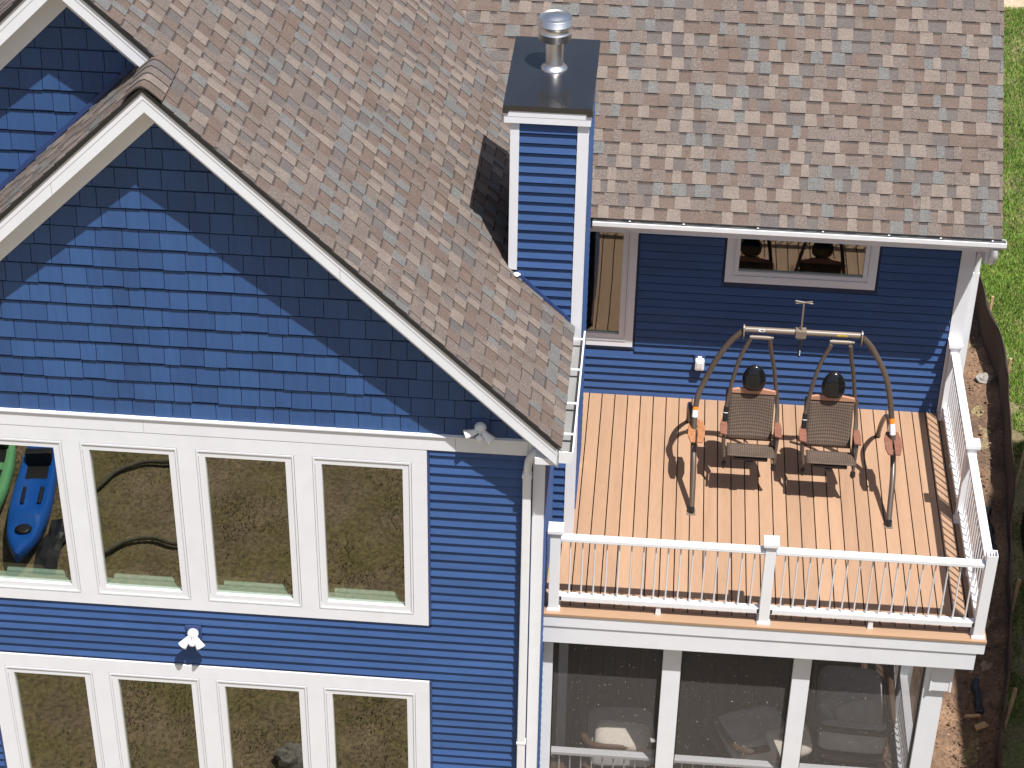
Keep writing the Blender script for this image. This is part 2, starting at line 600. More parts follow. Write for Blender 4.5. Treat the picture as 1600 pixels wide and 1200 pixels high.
sm.add(pl + [(40, 29, G + 0.036), (4, 29, G + 0.036)], [tuple(range(len(pl) + 2))])
tag(sm.build('path', 'sand'), kind='structure')

# ------------------------------------------------------------------ the house
house = thing('house', 'blue sided house with white trim and brown shingle roofs', 'house', (-3.0, 2.0, G))


def wall_cells(mb, x0, x1, z0, z1, holes, ya, yb, axis='Y', mi=0):
    xs = sorted(set([x0, x1] + [h[0] for h in holes] + [h[1] for h in holes]))
    zs = sorted(set([z0, z1] + [h[2] for h in holes] + [h[3] for h in holes]))
    for a, b in zip(xs[:-1], xs[1:]):
        for c, d in zip(zs[:-1], zs[1:]):
            mx, mz = (a + b) / 2, (c + d) / 2
            if any(h[0] < mx < h[1] and h[2] < mz < h[3] for h in holes): continue
            mb.box(a, b, ya, yb, c, d, mi)


WX = [(-5.336, -4.452), (-4.277, -3.372), (-3.194, -2.288), (-2.113, -1.205)]
UZ, LZ = (0.317, 2.130), (-2.60, -0.722)
holes = [(a + .01, b - .01, z[0] + .01, z[1] - .01) for a, b in WX for z in (UZ, LZ)]
wm = MB()
wall_cells(wm, -6.58, -0.005, G, 2.44, holes, 0.010, 0.14)
# gable triangle backing and the side wall
zr = lambda x: ZT - S * x - 0.10
wm.prism([(-6.58, 2.44), (-0.005, 2.44), (-0.005, zr(-0.005)), (XR, zr(XR)), (-6.58, zr(-0.005))], 'Y', 0.011, 0.14)
gable_wall = wm.build('gable_wall', 'blue_backing', house)
sw = MB().box(-0.14, -0.006, 0.145, YB, G, 2.50)
side_wall = sw.build('side_wall', 'blue_backing', house)
w2 = MB().prism([(-7.4, 2.2), (XR2 + 3.6, 3.0), (XR2 + 3.6, ZT - S * (XR2 + 3.6) - .1), (XR2, ZT - S * XR2 - .12), (-7.4, ZT - S * XR2 - .12 - (XR2 + 7.4) * S)], 'Y', 0.53, 0.66)
rear_gable_wall = w2.build('rear_gable_wall', 'blue_backing', house)
BW1 = (-0.35, 0.650, 0.730, 2.20)
BW2 = (1.760, 3.235, 1.650, 2.20)
wb = MB()
wall_cells(wb, -0.14, XE - 0.01, G, 2.62, [(BW1[0] + .02, BW1[1] - .02, BW1[2] + .02, BW1[3] - .02), (BW2[0] + .02, BW2[1] - .02, BW2[2] + .02, BW2[3] - .02)], YB + 0.010, YB + 0.14)
wb.box(XE - 0.14, XE - 0.01, YB + 0.141, 9.5, G, 2.62)
wb.prism([(YB + 0.2, 2.62), (9.5, 2.62), (9.5, ZE + SB * (9.5 - YE) - .1), (YB + .2, ZE + SB * (YB + .2 - YE) - .1)], 'X', XE - 0.139, XE - 0.011)
back_wall = wb.build('back_wall', 'blue_backing', house)

PROF_B, PROF_T = -0.0220, 0.0117     # lap profile relative to the wall plane


def lap_x(parent, x0, x1, zb, yw, h=LAP):
    """one siding course facing the camera (outward normal -y)"""
    if x1 - x0 < 0.01: return
    j = random.uniform(-0.0008, 0.0008)
    g = 0.0225 if h > 0.1 else -0.004        # open groove under the butt of the course above
    yt = PROF_B + (PROF_T - PROF_B) * (h - g) / LAP
    p = [(yw + PROF_B + j, zb), (yw + min(yt, PROF_T), zb + h - g), (yw + 0.012, zb + h - g), (yw + 0.012, zb)]
    return MB().prism(p, 'X', x0, x1).build('siding_board', random.choice(['blue_siding', 'blue_siding_b', 'blue_siding_c']), parent)


def lap_y(parent, y0, y1, zb, xw, h=LAP):
    """one siding course facing right (outward normal +x)"""
    g = 0.0225 if h > 0.1 else -0.004
    xt = PROF_B + (PROF_T - PROF_B) * (h - g) / LAP
    p = [(xw - PROF_B, zb), (xw - min(xt, PROF_T), zb + h - g), (xw - 0.012, zb + h - g), (xw - 0.012, zb)]
    return MB().prism(p, 'Y', y0, y1).build('siding_board', random.choice(['blue_siding', 'blue_siding_b', 'blue_siding_c']), parent)


# --- front wall courses: full length between the window rows, short beside the windows
ZG = 2.127
TR, TL = -1.06, -5.49           # outer edges of the window trim
for j in range(-1, 48):
    zb = ZG - j * LAP
    zt = zb + LAP
    if zb < -2.75: break
    top = min(LAP, 2.288 - zb)
    if top < 0.02: continue
    inU = zt > 0.183 + .01
    inL = zb < -0.556 - .01
    if not inU and not inL:
        cuts = [-6.5, -0.09]
        seam = random.choice([-3.9, -2.2, -0.75, -4.6, -1.6])
        lap_x(gable_wall, -6.5, seam, zb, 0.0)
        lap_x(gable_wall, seam, -0.10, zb, 0.0012)
    else:
        if zb < 0.183 < zt or zb < -0.556 < zt:
            # course notched by the trim edge: the uncut part runs past, a strip fills the rest
            pass
        lap_x(gable_wall, -6.5, TL - 0.026, zb, 0.0, top)
        lap_x(gable_wall, TR + 0.026, -0.10, zb, 0.0, top)
        if zb < 0.183 - .012 < zt: lap_x(gable_wall, TL - 0.026, TR + 0.026, zb, 0.0, 0.172 - zb)
        if zb < -0.556 < zt and zt + .553 > 0.02:
            p0 = -0.546
            t = (p0 - zb) / LAP
            yb = PROF_B + (PROF_T - PROF_B) * t
            MB().prism([(yb, p0), (PROF_T, zt + .004), (0.012, zt + .004), (0.012, p0)], 'X', TL - .026, TR + .026).build('siding_board', random.choice(['blue_siding', 'blue_siding_b', 'blue_siding_c']), gable_wall)

# --- side wall of the wing and the chimney chase below the eave
for j in range(-2, 48):
    zb = ZG - j * LAP
    if zb < -2.75: break
    lap_y(side_wall, 0.10, YC, zb, 0.0)
# --- back wall courses
ZBK = 0.5985
for j in range(-17, 7):
    zb = ZBK - j * LAP
    zt = zb + LAP
    if zb < -0.02: continue
    segs = [(0.0, 4.172)]
    if zt > 0.655: segs = [(0.752, 4.172)]
    if zt > 1.575: segs = [(0.752, 1.655), (3.338, 4.172)]
    for a, b in segs: lap_x(back_wall, a, b, zb, YB)
lap_x(back_wall, 0.0, 4.172, ZBK - 6 * LAP + 0.012, YB, LAP - .012)
box('base_trim', 'blue_trim', house, 0.0, 4.175, YB - 0.012, YB, 0.001, 0.020)
box('siding_fill', 'blue_siding', house, 0.0, 0.755, YB - .001, YB + .009, 0.612, 0.652)

# --- cedar-look shakes on the two gables
cand = []


def shakes(parent, yw, z0, inside, xa, xb):
    row = 0
    e = 0.1985
    z = z0
    while z < 7:
        x = xa + random.uniform(-0.1, 0)
        while x < xb:
            w = random.choice([0.145, 0.165, 0.18, 0.20, 0.215, 0.235])
            dz = random.uniform(-0.005, 0.005)
            poly = [(x + 0.003, z + dz), (x + w - 0.003, z + dz), (x + w - 0.003, z + e - 0.023), (x + 0.003, z + e - 0.023)]
            for nxx, nzz, c in inside: poly = clip(poly, nxx, nzz, c) if poly else poly
            if len(poly) >= 3 and area2(poly) > 0.0006:
                cand.append((poly, yw, z, e, parent, random.uniform(0, 0.004)))
            x += w
        z += e
        row += 1


fb = 0.185         # vertical size of the rake boards
shakes('a', 0.0, 2.462, [(-S, -1, -(ZW - fb) - .02), (S, -1, 2 * XR * S - ZW + fb - .02)], -6.6, 0.1)
cz = lambda x: ZT + 0.02 - S * (2 * XR - x)      # left slope of the front roof under the rear gable
shakes('b', 0.52, 2.462 + 0.02, [(-S, -1, -(ZW - fb) - .02), (S, -1, 2 * XR2 * S - ZW + fb - .02), (-S, 1, ZT - 2 * XR * S + 0.05)], -6.2, XR)


def shake_geo(mb, c):
    poly, yw, z, e, _, j = c
    def fy(q): return yw - 0.0170 - 0.5 * j + (0.0205) * (q[1] - z) / e
    n = len(poly)
    # clip returns the original winding (counter-clockwise in x,z, i.e. facing -y)
    vs = [(q[0], fy(q), q[1]) for q in poly] + [(q[0], yw + 0.011, q[1]) for q in poly]
    fs = [tuple(range(n))] + [(i, i + n, (i + 1) % n + n, (i + 1) % n) for i in range(n)]
    mb.add(vs, fs, int(j * 750) % 3)
    return mb


def seen_area(poly3):
    q = [px(p) for p in poly3]
    if not any(-5 < u < 1605 and -5 < v < 1205 for u, v in q): return 0
    return area2(q)


for i, c in enumerate(cand):
    cand[i] = (seen_area([(q[0], c[1], q[1]) for q in c[0]]), c)
cand.sort(key=lambda t: -t[0])
for a, c in cand[:300]:
    shake_geo(MB(), c).build('shake', ['blue_shake', 'blue_shake_b', 'blue_shake_c'], gable_wall if c[4] == 'a' else rear_gable_wall)
rest = MB()
for a, c in cand[300:]: shake_geo(rest, c)
tag(rest.build('shakes', ['blue_shake', 'blue_shake_b', 'blue_shake_c'], house), kind='stuff')

# --- roof sheets
rs = MB()
val = lambda x: YE + (ZT - S * x - ZE) / SB          # plan line of the valley
def slab(mb, pts, t, mi=0):
    n = len(pts)
    vs = [tuple(p) for p in pts] + [(p[0], p[1], p[2] - t) for p in pts]
    mb.add(vs, [tuple(range(n)), tuple(range(2 * n - 1, n - 1, -1))] + [(i, i + n, (i + 1) % n + n, (i + 1) % n) for i in range(n)], mi)
zp = lambda x: ZT - S * x
slab(rs, [(0.15, -OV, zp(.15)), (0.15, val(.15), zp(.15)), (XR2, val(XR2), zp(XR2)), (XR2, Y2, zp(XR2)), (XR, Y2, zp(XR)), (XR, -OV, zp(XR))], 0.05)
xl = -7.2
slab(rs, [(XR, -OV, zp(XR)), (XR, 0.6, zp(XR)), (xl, 0.6, zp(2 * XR - xl)), (xl, -OV, zp(2 * XR - xl))], 0.05)
slab(rs, [(XR2, Y2, zp(XR2)), (XR2, val(XR2), zp(XR2)), (-9, val(XR2), zp(2 * XR2 + 9)), (-9, Y2, zp(2 * XR2 + 9))], 0.05)
gable_roof = rs.build('gable_roof', 'shingle_edge', house)
rb = MB()
zq = lambda y: ZE + SB * (y - YE)
slab(rb, [(val(0) * 0 + 0.15, YE, zq(YE)), (4.45, YE, zq(YE)), (4.45, 9.6, zq(9.6)), (-4.6, 9.6, zq(9.6)), (0.15 - (val(0.15) - YE) * 0, val(.15), zq(val(.15)))][:4] + [(0.15, YE + .02, zq(YE + .02))], 0.05)
back_roof = rb.build('back_roof', 'shingle_edge', house)

# --- shingles
EXP = 0.1445
SHC = []


def shingle_field(parent, to3, s0, s1, ncourse, inside):
    for i in range(ncourse):
        t0 = i * EXP
        s = s0 - random.uniform(0, 0.3)
        raised = random.random() < 0.5
        last = None
        while s < s1:
            w = random.choice([0.085, 0.10, 0.115, 0.13, 0.145, 0.165]) if raised else random.choice([0.07, 0.09, 0.11, 0.13, 0.16, 0.19])
            r = random.random()
            if raised: ci = 0 if r < 0.36 else (4 if r < 0.54 else (3 if r < 0.90 else 1))
            else: ci = 1 if r < 0.42 else (2 if r < 0.68 else (3 if r < 0.97 else 4))
            sk = random.uniform(0.001, 0.008) if raised else 0.0
            t1 = t0 + EXP + 0.012
            band = 0
            if raised:
                poly = [(s - sk * .3, t0), (s + w + sk * .3, t0), (s + w - sk, t1), (s + sk, t1)]
            else:
                poly = [(s - .012, t0), (s + w + .012, t0), (s + w + .012, t1), (s - .012, t1)]
                band = 1
            for a, b, c in inside((s + w / 2), t0 + EXP / 2):
                poly = clip(poly, a, b, c) if poly else poly
            if len(poly) >= 3 and area2(poly) > 0.0004:
                SHC.append((poly, t0, ci, raised, band, to3, parent, random.uniform(0, 0.0025)))
            s += w
            raised = not raised


def shingle_geo(mb, c):
    poly, t0, ci, raised, band, to3, _, j = c
    hb, ht = (0.0135 + j, 0.0060) if raised else (0.0085, 0.0022)
    def hh(t): return hb + (ht - hb) * (t - t0) / EXP
    parts = [(poly, ci)]
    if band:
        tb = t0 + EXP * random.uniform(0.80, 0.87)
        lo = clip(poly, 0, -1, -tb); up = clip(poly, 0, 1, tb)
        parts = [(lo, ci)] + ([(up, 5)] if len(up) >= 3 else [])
    for pl_, mi in parts:
        if len(pl_) < 3: continue
        mb.add([to3(q[0], q[1], hh(q[1])) for q in pl_], [tuple(range(len(pl_)))], mi)
    n = len(poly)
    for i in range(n):
        a, b = poly[i], poly[(i + 1) % n]
        if a[1] > t0 + EXP and b[1] > t0 + EXP: continue
        mb.add([to3(a[0], a[1], hh(a[1])), to3(a[0], a[1], -0.002), to3(b[0], b[1], -0.002), to3(b[0], b[1], hh(b[1]))], [(0, 1, 2, 3)], 6)
    return mb


LS = math.sqrt(1 + S * S)
XEV = 0.172      # eave edge of the shingles


def to_r(s, t, h):      # right slope: s runs towards -y seen from the eave so that faces point up
    return (XEV - t / LS + h * S / LS, -s, ZT - S * (XEV - t / LS) + h / LS)


tR = (XEV - XR) * LS
tR2 = (XEV - XR2) * LS
kv = S / SB / LS        # valley: y <= val(x)


def in_right(s, t):
    # y = -s; the valley bounds it behind, the rake in front, the ridge above
    c0 = YE + (ZT - S * XEV - ZE) / SB
    r = [(1, kv, -c0 - 0.015), (-1, 0, -(OV + 0.003))]
    if t > tR - 0.03: r += [(-1, 0, Y2 - 0.003), (0, -1, -tR2)]
    elif -s < Y2: r += [(0, -1, -tR)]
    return r


shingle_field('r', to_r, -7.6, OV + 0.05, 41, in_right)


def to_b(s, t, h):
    lb = math.sqrt(1 + SB * SB)
    return (s, YE - 0.02 + t / lb - h * SB / lb, ZE + SB * (-0.02 + t / lb) + h / lb)


def in_back(s, t):
    lb = math.sqrt(1 + SB * SB)
    # right of the valley: z_back >= z_right -> ZE + SB*(t/lb-.02) >= ZT - S*x
    return [(S, SB / lb, ZT - ZE + 0.016 - 0.004), (-1, 0, -4.465), (1, 0, 0.0 if t < 0.1 else -9)]


shingle_field('b', to_b, -3.6, 4.5, 31, in_back)


def to_l(s, t, h):      # left slope of the front gable, t from the ridge side down, built with s = y
    x = xl + t / LS
    return (x - h * S / LS, s, zp(2 * XR - x) + h / LS)


shingle_field('l', lambda s, t, h: to_l(s, t, h), -OV - 0.02, 0.6, int((XR - xl) * LS / EXP) + 1,
              lambda s, t: [(1, 0, -OV - 0.003), (-1, 0, -0.515), (0, -1, -(XR - xl) * LS)])


def to_l2(s, t, h):
    x = -6.2 + t / LS
    return (x - h * S / LS, s, zp(2 * XR2 - x) + h / LS)


shingle_field('l2', lambda s, t, h: to_l2(s, t, h), Y2 - 0.02, 2.5, int((XR2 + 6.2) * LS / EXP) + 1,
              lambda s, t: [(1, 0, Y2 - 0.003), (-1, 0, -2.5), (0, -1, -(XR2 + 6.2) * LS)])
for i, c in enumerate(SHC):
    SHC[i] = (seen_area([c[5](q[0], q[1], 0.01) for q in c[0]]), c)
SHC.sort(key=lambda t: -t[0])
for a, c in SHC[:300]:
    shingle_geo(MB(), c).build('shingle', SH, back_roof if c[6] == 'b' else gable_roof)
rest = MB()
for a, c in SHC[300:]: shingle_geo(rest, c)
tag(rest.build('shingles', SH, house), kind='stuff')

# closed valley between the two roofs
vf = MB()
vp = [(x, val(x)) for x in (0.12, XR2 + 0.3)]
vs = []
for x, y in vp:
    vs += [(x - .10, val(x) - .12, zp(x - .10) + .003), (x, y, zp(x) + .006), (x + .12, y + .10, zq(y + .10) + .003)]
vf.add(vs, [(0, 1, 4, 3), (1, 2, 5, 4)])
vf.build('valley_lining', 'shingle_mid', house)

# ridge cap shingles of the front gable, running back to the rear rake board
for k in range(5):
    y0 = -OV - 0.03 + k * 0.125
    mb = MB()
    h0, h1 = 0.034, 0.020
    arc = []
    for a in np.linspace(-1, 1, 9):
        w = 0.165
        x = XR + a * w
        z = ZT - S * XR - S * (math.sqrt((a * w) ** 2 + 0.0016) - 0.04) - 0.012
        arc.append((x, z))
    vs = [(x, y0, z + h0) for x, z in arc] + [(x, y0 + 0.16, z + h1) for x, z in arc] + [(x, y0, z + h0 - 0.016) for x, z in arc]
    n = len(arc)
    mb.add(vs, [(i, i + 1, i + 1 + n, i + n) for i in range(n - 1)], [1, 0, 3, 2, 1][k], True)
    mb.add(vs, [(i + 2 * n, i + 1 + 2 * n, i + 1, i) for i in range(n - 1)], 6)
    mb.build('ridge_cap', SH, house)

# --- rake boards, drip edges, soffits, friezes
def rake(xr, yf, yw, x_end, sgn, nm='rake_board'):
    """white barge board on one side of a gable; sgn +1 right slope, -1 left slope"""
    zt = ZW - S * xr
    X = lambda d: xr + sgn * d
    L = abs(x_end - xr)
    zz = lambda d: zt - S * d
    cut = [0.0, min(L, 0.85) if sgn < 0 else min(L, 1.55), L]
    for a, b in zip(cut[:-1], cut[1:]):
        b2 = b - 0.0035 if b < L else b
        if b2 - a > 0.02:
            MB().prism([(X(a), zz(a) - .0685), (X(b2), zz(b2) - .0685), (X(b2), zz(b2) - fb), (X(a), zz(a) - fb)], 'Y', yf, yf + 0.022).build(nm, 'white_trim', house)
    MB().prism([(X(0), zz(0)), (X(L), zz(L)), (X(L), zz(L) - .068), (X(0), zz(0) - .068)], 'Y', yf - 0.004, yf + 0.02).build('rake_crown', 'white_trim', house)
    MB().prism([(X(0), zz(0) + .048), (X(L), zz(L) + .048), (X(L), zz(L) + 0.001), (X(0), zz(0) + 0.001)], 'Y', yf - 0.017, yf + 0.02).build('drip_edge', 'black_drip', house)
    MB().prism([(X(0), zz(0) - fb + .03), (X(L), zz(L) - fb + .03), (X(L), zz(L) - fb + .012), (X(0), zz(0) - fb + .012)], 'Y', yf + 0.023, yw - 0.001).build('soffit', 'soffit', house)
    MB().prism([(X(0), zz(0) - fb + .011), (X(L), zz(L) - fb + .011), (X(L), zz(L) - fb - .245), (X(0), zz(0) - fb - .245)], 'Y', yw - 0.034, yw + 0.01).build('frieze_board', 'white_trim', house)


rake(XR, -OV, 0.0, 0.135, 1)
rake(XR, -OV, 0.0, -7.1, -1)
rake(XR2, Y2, 0.52, -3.33, 1)
rake(XR2, Y2, 0.52, -8.0, -1)
# J channel where the rear gable meets the lower roof
MB().prism([(XR - .05, ZT - S * XR - .05 * S + .02), (-6.4, zp(2 * XR + 6.4) + .02), (-6.4, zp(2 * XR + 6.4) + .075), (XR - .05, ZT - S * XR - .05 * S + .075)], 'Y', 0.492, 0.53).build('flashing', 'blue_trim', house)
# cornice return at the right eave
box('cornice_return', 'white_trim', house, -0.06, 0.112, -OV + 0.0225, -0.0, 2.405, 2.475)
box('eave_soffit', 'soffit', house, 0.0005, 0.128, 0.0, YC, 2.435, 2.452)
box('eave_fascia', 'white_trim', house, 0.129, 0.150, -OV + 0.023, YC, 2.415, 2.60)

# gutters
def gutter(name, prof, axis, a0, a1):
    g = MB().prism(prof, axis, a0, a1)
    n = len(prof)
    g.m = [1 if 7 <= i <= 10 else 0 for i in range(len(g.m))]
    return g.build(name, ['white_metal', 'gutter_inside_shade'], house)


gp = [(.153, 2.575), (.153, 2.452), (.245, 2.452), (.283, 2.505), (.283, 2.575), (.268, 2.575), (.268, 2.512), (.240, 2.463), (.162, 2.463), (.162, 2.575)]
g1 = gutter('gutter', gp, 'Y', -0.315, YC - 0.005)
MB().prism([(.153, 2.575), (.153, 2.452), (.245, 2.452), (.283, 2.505), (.283, 2.575)], 'Y', -0.321, -0.3155).build('end_cap', 'white_metal', g1)
for y in (-0.05, 0.43, 0.98, 1.5):
    MB().box(.158, .275, y, y + .022, 2.566, 2.574).box(.158, .275, y + .022, y + .026, 2.550, 2.574).build('hanger', 'white_metal', g1)
MB().lathe([(0.022, 0), (0.040, 0.004), (0.034, 0.010), (0.0, 0.012)], (.205, -0.20, 2.464), 14, 0).lathe([(0.024, 0.0), (0.0, 0.018)], (.205, -0.20, 2.474), 8, 1).build('outlet', ['white_metal', 'dry_b'], g1)
# back gutter: drawn in (y, z)
yo = 3.655
gb = [(YE - .005, 2.620), (YE - .005, 2.530), (yo + .045, 2.530), (yo, 2.578), (yo, 2.624), (yo + .015, 2.624), (yo + .015, 2.583), (yo + .050, 2.541), (YE - .015, 2.541), (YE - .015, 2.620)]
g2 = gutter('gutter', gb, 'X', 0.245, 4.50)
MB().prism([(YE - .005, 2.620), (YE - .005, 2.530), (yo + .045, 2.530), (yo, 2.578), (yo, 2.624)], 'X', 4.5005, 4.506).build('end_cap', 'white_metal', g2)
for x in (0.62, 1.18, 1.95, 2.62, 3.30, 3.83, 4.36):
    MB().box(x, x + .02, yo + .016, YE - .016, 2.604, 2.612).lathe([(0.012, 0), (0.012, .012), (0, .016)], (x + .01, yo + .035, 2.612), 8, 1).build('hanger', ['white_metal', 'black_plastic'], g2)
box('eave_fascia', 'white_trim', house, 0.245, 4.46, YE, YE + 0.02, 2.46, 2.63)
box('eave_soffit', 'soffit', house, 0.0, 4.46, YE + 0.0205, YB + 0.009, 2.465, 2.48)
MB().prism([(YE, 2.43), (YB + .1, 2.43), (9.5, zq(9.5) - .25), (9.5, zq(9.5) - .055), (YE, ZE - .055)], 'X', 4.435, 4.458).build('rake_board', 'white_trim', house)
# downspouts
d1 = MB()
path = bez([(0.04, -0.10, 2.405), (-0.02, -0.085, 2.395), (-0.085, -0.07, 2.345), (-0.128, -0.062, 2.25), (-0.139, -0.06, 2.13)], 16)
d1.tube(path, 0.038, 12)
ds = d1.build('downspout', 'white_metal', house)
for i in range(3, 13):
    MB().tube([path[i] - (path[i + 1] - path[i]).normalized() * .004, path[i] + (path[i + 1] - path[i]).normalized() * .004], 0.0405, 12).build('elbow_ring', 'white_metal', ds)
MB().box(-0.178, -0.100, -0.098, -0.030, G, 2.14).build('straight_pipe', 'white_metal', ds, bevel=0.008)
MB().box(-0.184, -0.094, -0.103, -0.028, 2.08, 2.125).build('pipe_joint', 'white_metal', ds, bevel=0.006)
MB().box(-0.186, -0.092, -0.102, -0.028, -1.245, -1.215).build('pipe_strap', 'white_metal', ds, bevel=0.004)
d2 = MB().tube(bez([(4.405, 3.71, 2.53), (4.405, 3.725, 2.44), (4.40, 3.80, 2.33), (4.39, 4.0, 2.24), (4.38, 4.30, 2.15), (4.375, 4.42, 2.02), (4.375, 4.43, 1.8)], 20), 0.042, 12)
d2.box(4.335, 4.415, 4.39, 4.47, G, 1.82)
d2.build('downspout', 'white_metal', house)
MB().prism([(4.33, 2.44), (4.435, 2.44), (4.435, 2.40), (4.36, 2.30), (4.33, 2.30)], 'Y', YE + .03, YB).build('cornice_return', 'white_trim', house)

# corner boards
box('corner_board', 'white_trim', house, -0.088, 0.018, -0.022, 0.0, G, 2.404)
box('corner_board', 'white_trim', house, -0.002, 0.019, 0.0005, 0.045, G, 2.43)
box('corner_trim', 'blue_trim', house, 0.0, 0.014, 0.046, 0.10, G, 2.43)
box('corner_trim', 'blue_trim', house, -0.104, -0.0885, -0.012, 0.0, G, 2.287)
box('corner_board', 'white_trim', house, 4.180, XE, YB - 0.024, YB, 0.0, 2.43)
box('corner_board', 'white_trim', house, XE - 0.001, XE + 0.02, YB - 0.023, YB + 0.09, 0.0, 2.43)

# horizontal band between shakes and siding
for a, b in ((-6.5, -3.66), (-3.657, -0.80), (-0.797, -0.14), (-0.137, -0.0)):
    box('band_board', 'white_trim', house, a, b, -0.030, 0.009, 2.292, 2.448)
MB().prism([(-0.012, 2.470), (-0.047, 2.462), (-0.047, 2.4485), (0.009, 2.4485), (0.009, 2.470)], 'X', -6.5, -0.0).build('drip_cap', 'white_trim', house)
box('band_bead', 'white_trim', house, -6.5, TR, -0.026, 0.0, 2.278, 2.2915)
box('siding_channel', 'blue_trim', house, TR + .026, -0.105, -0.013, 0.0, 2.270, 2.2915)
box('siding_channel', 'blue_trim', house, TR + .0005, TR + .0255, -0.016, 0.0, 0.165, 2.2915)
box('siding_channel', 'blue_trim', house, TL - .02, TR + .0255, -0.016, 0.0, 0.160, 0.1825)
box('siding_channel', 'blue_trim', house, TR + .0005, TR + .0255, -0.016, 0.0, -2.75, -0.5455)
box('siding_channel', 'blue_trim', house, TL - .0255, TL - .0005, -0.016, 0.0, -2.75, -0.5455)


def casing(x0, x1, z0, z1):
    box('window_trim', 'white_trim', house, x0, x1, -0.0265, 0.0, z0, z1)


# upper row
casing(TL, TR, 2.136, 2.2775)
casing(TL, TR, 0.183, 0.311)
casing(WX[3][1] + .004, TR, 0.312, 2.135)
casing(TL, WX[0][0] - .004, 0.312, 2.135)
for k in range(3): casing(WX[k][1] + .004, WX[k + 1][0] - .004, 0.312, 2.135)
# lower row
casing(TL, TR, -0.715, -0.552)
casing(TL, TR, -2.75, -2.608)
casing(WX[3][1] + .004, TR, -2.607, -0.716)
casing(TL, WX[0][0] - .004, -2.607, -0.716)
for k in range(3): casing(WX[k][1] + .004, WX[k + 1][0] - .004, -2.607, -0.716)


def window(x0, x1, z0, z1, yw, parent=house, fw=0.080, sill=True, proud=0.0):
    f = MB()
    y0, y1 = yw - 0.030 - proud, yw + 0.06
    b = 0.018
    for a, c, d, e in ((x0, x1, z1 - b, z1), (x0, x1, z0, z0 + b), (x0, x0 + b, z0 + b, z1 - b), (x1 - b, x1, z0 + b, z1 - b)):
        f.box(a, c, y0, y1, d, e)
    w = f.build('window', 'white_frame', parent)
    g = MB()
    for a, c, d, e in ((x0 + b, x1 - b, z1 - fw, z1 - b - .003), (x0 + b, x1 - b, z0 + b + .003, z0 + fw), (x0 + b + .003, x0 + fw, z0 + fw, z1 - fw), (x1 - fw, x1 - b - .003, z0 + fw, z1 - fw)):
        g.box(a, c, yw - 0.020 - proud, yw + 0.05, d, e)
    g.build('sash', 'white_frame', w)
    MB().box(x0 + fw - .005, x1 - fw + .005, yw + 0.012, yw + 0.017, z0 + fw - .005, z1 - fw + .005).build('pane', 'window_glass', w)
    if sill:
        MB().box(x0 + .02, x1 - .02, yw + 0.065, yw + 0.135, z0 + fw - 0.035, z0 + fw - 0.010).tube([(x0 + .12, yw + .155, z0 + fw - .005), (x1 - .17, yw + .155, z0 + fw - .005)], .030, 12).build('sill', 'blind_white', w)
    return w


for a, b in WX:
    window(a, b, UZ[0], UZ[1], 0.0)
for a, b in WX:
    window(a, b, LZ[0], LZ[1], 0.0)


def room(x0, x1, y0, y1, z0, z1):
    m = MB()
    m.add([(x0, y0, z0), (x1, y0, z0), (x1, y1, z0), (x0, y1, z0)], [(0, 1, 2, 3)], 1)
    m.add([(x0, y1, z0), (x1, y1, z0), (x1, y1, z1), (x0, y1, z1)], [(0, 1, 2, 3)], 0)
    m.add([(x0, y0, z0), (x0, y1, z0), (x0, y1, z1), (x0, y0, z1)], [(0, 1, 2, 3)], 0)
    m.add([(x1, y0, z0), (x1, y0, z1), (x1, y1, z1), (x1, y1, z0)], [(0, 1, 2, 3)], 0)
    m.add([(x0, y0, z1), (x0, y1, z1), (x1, y1, z1), (x1, y0, z1)], [(0, 1, 2, 3)], 0)
    m.build('room', ['room_dark', 'room_floor'], house)


room(-6.4, -0.15, 0.142, 4.2, 0.0, 2.40)
room(-6.4, -0.15, 0.142, 4.2, -2.9, -0.3)
room(-1.0, 4.15, YB + 0.142, 8.5, 0.0, 2.40)

# back wall windows
w1 = window(BW1[0], BW1[1], BW1[2], BW1[3], YB, fw=0.082, sill=False)
window(BW2[0], BW2[1], BW2[2], BW2[3], YB, fw=0.068, sill=False)
for x0, x1, z0, z1, o in ((BW1[0], BW1[1], BW1[2], BW1[3], 0.075), (BW2[0], BW2[1], BW2[2], BW2[3], 0.075)):
    box('window_trim', 'white_trim', house, x0 - o, x1 + o, YB - 0.0225, YB, z0 - o, z0 - .001)
    box('window_trim', 'white_trim', house, x0 - o, x0 - .001, YB - 0.0225, YB, z0, 2.435)
    box('window_trim', 'white_trim', house, x1 + .001, x1 + o, YB - 0.0225, YB, z0, 2.435)
box('siding_channel', 'blue_trim', house, 0.0, BW1[1] + .078, YB - 0.014, YB, BW1[2] - .093, BW1[2] - .0755)
box('frieze_board', 'white_trim', house, 0.0, 4.179, YB - 0.0215, YB, 2.235, 2.43)

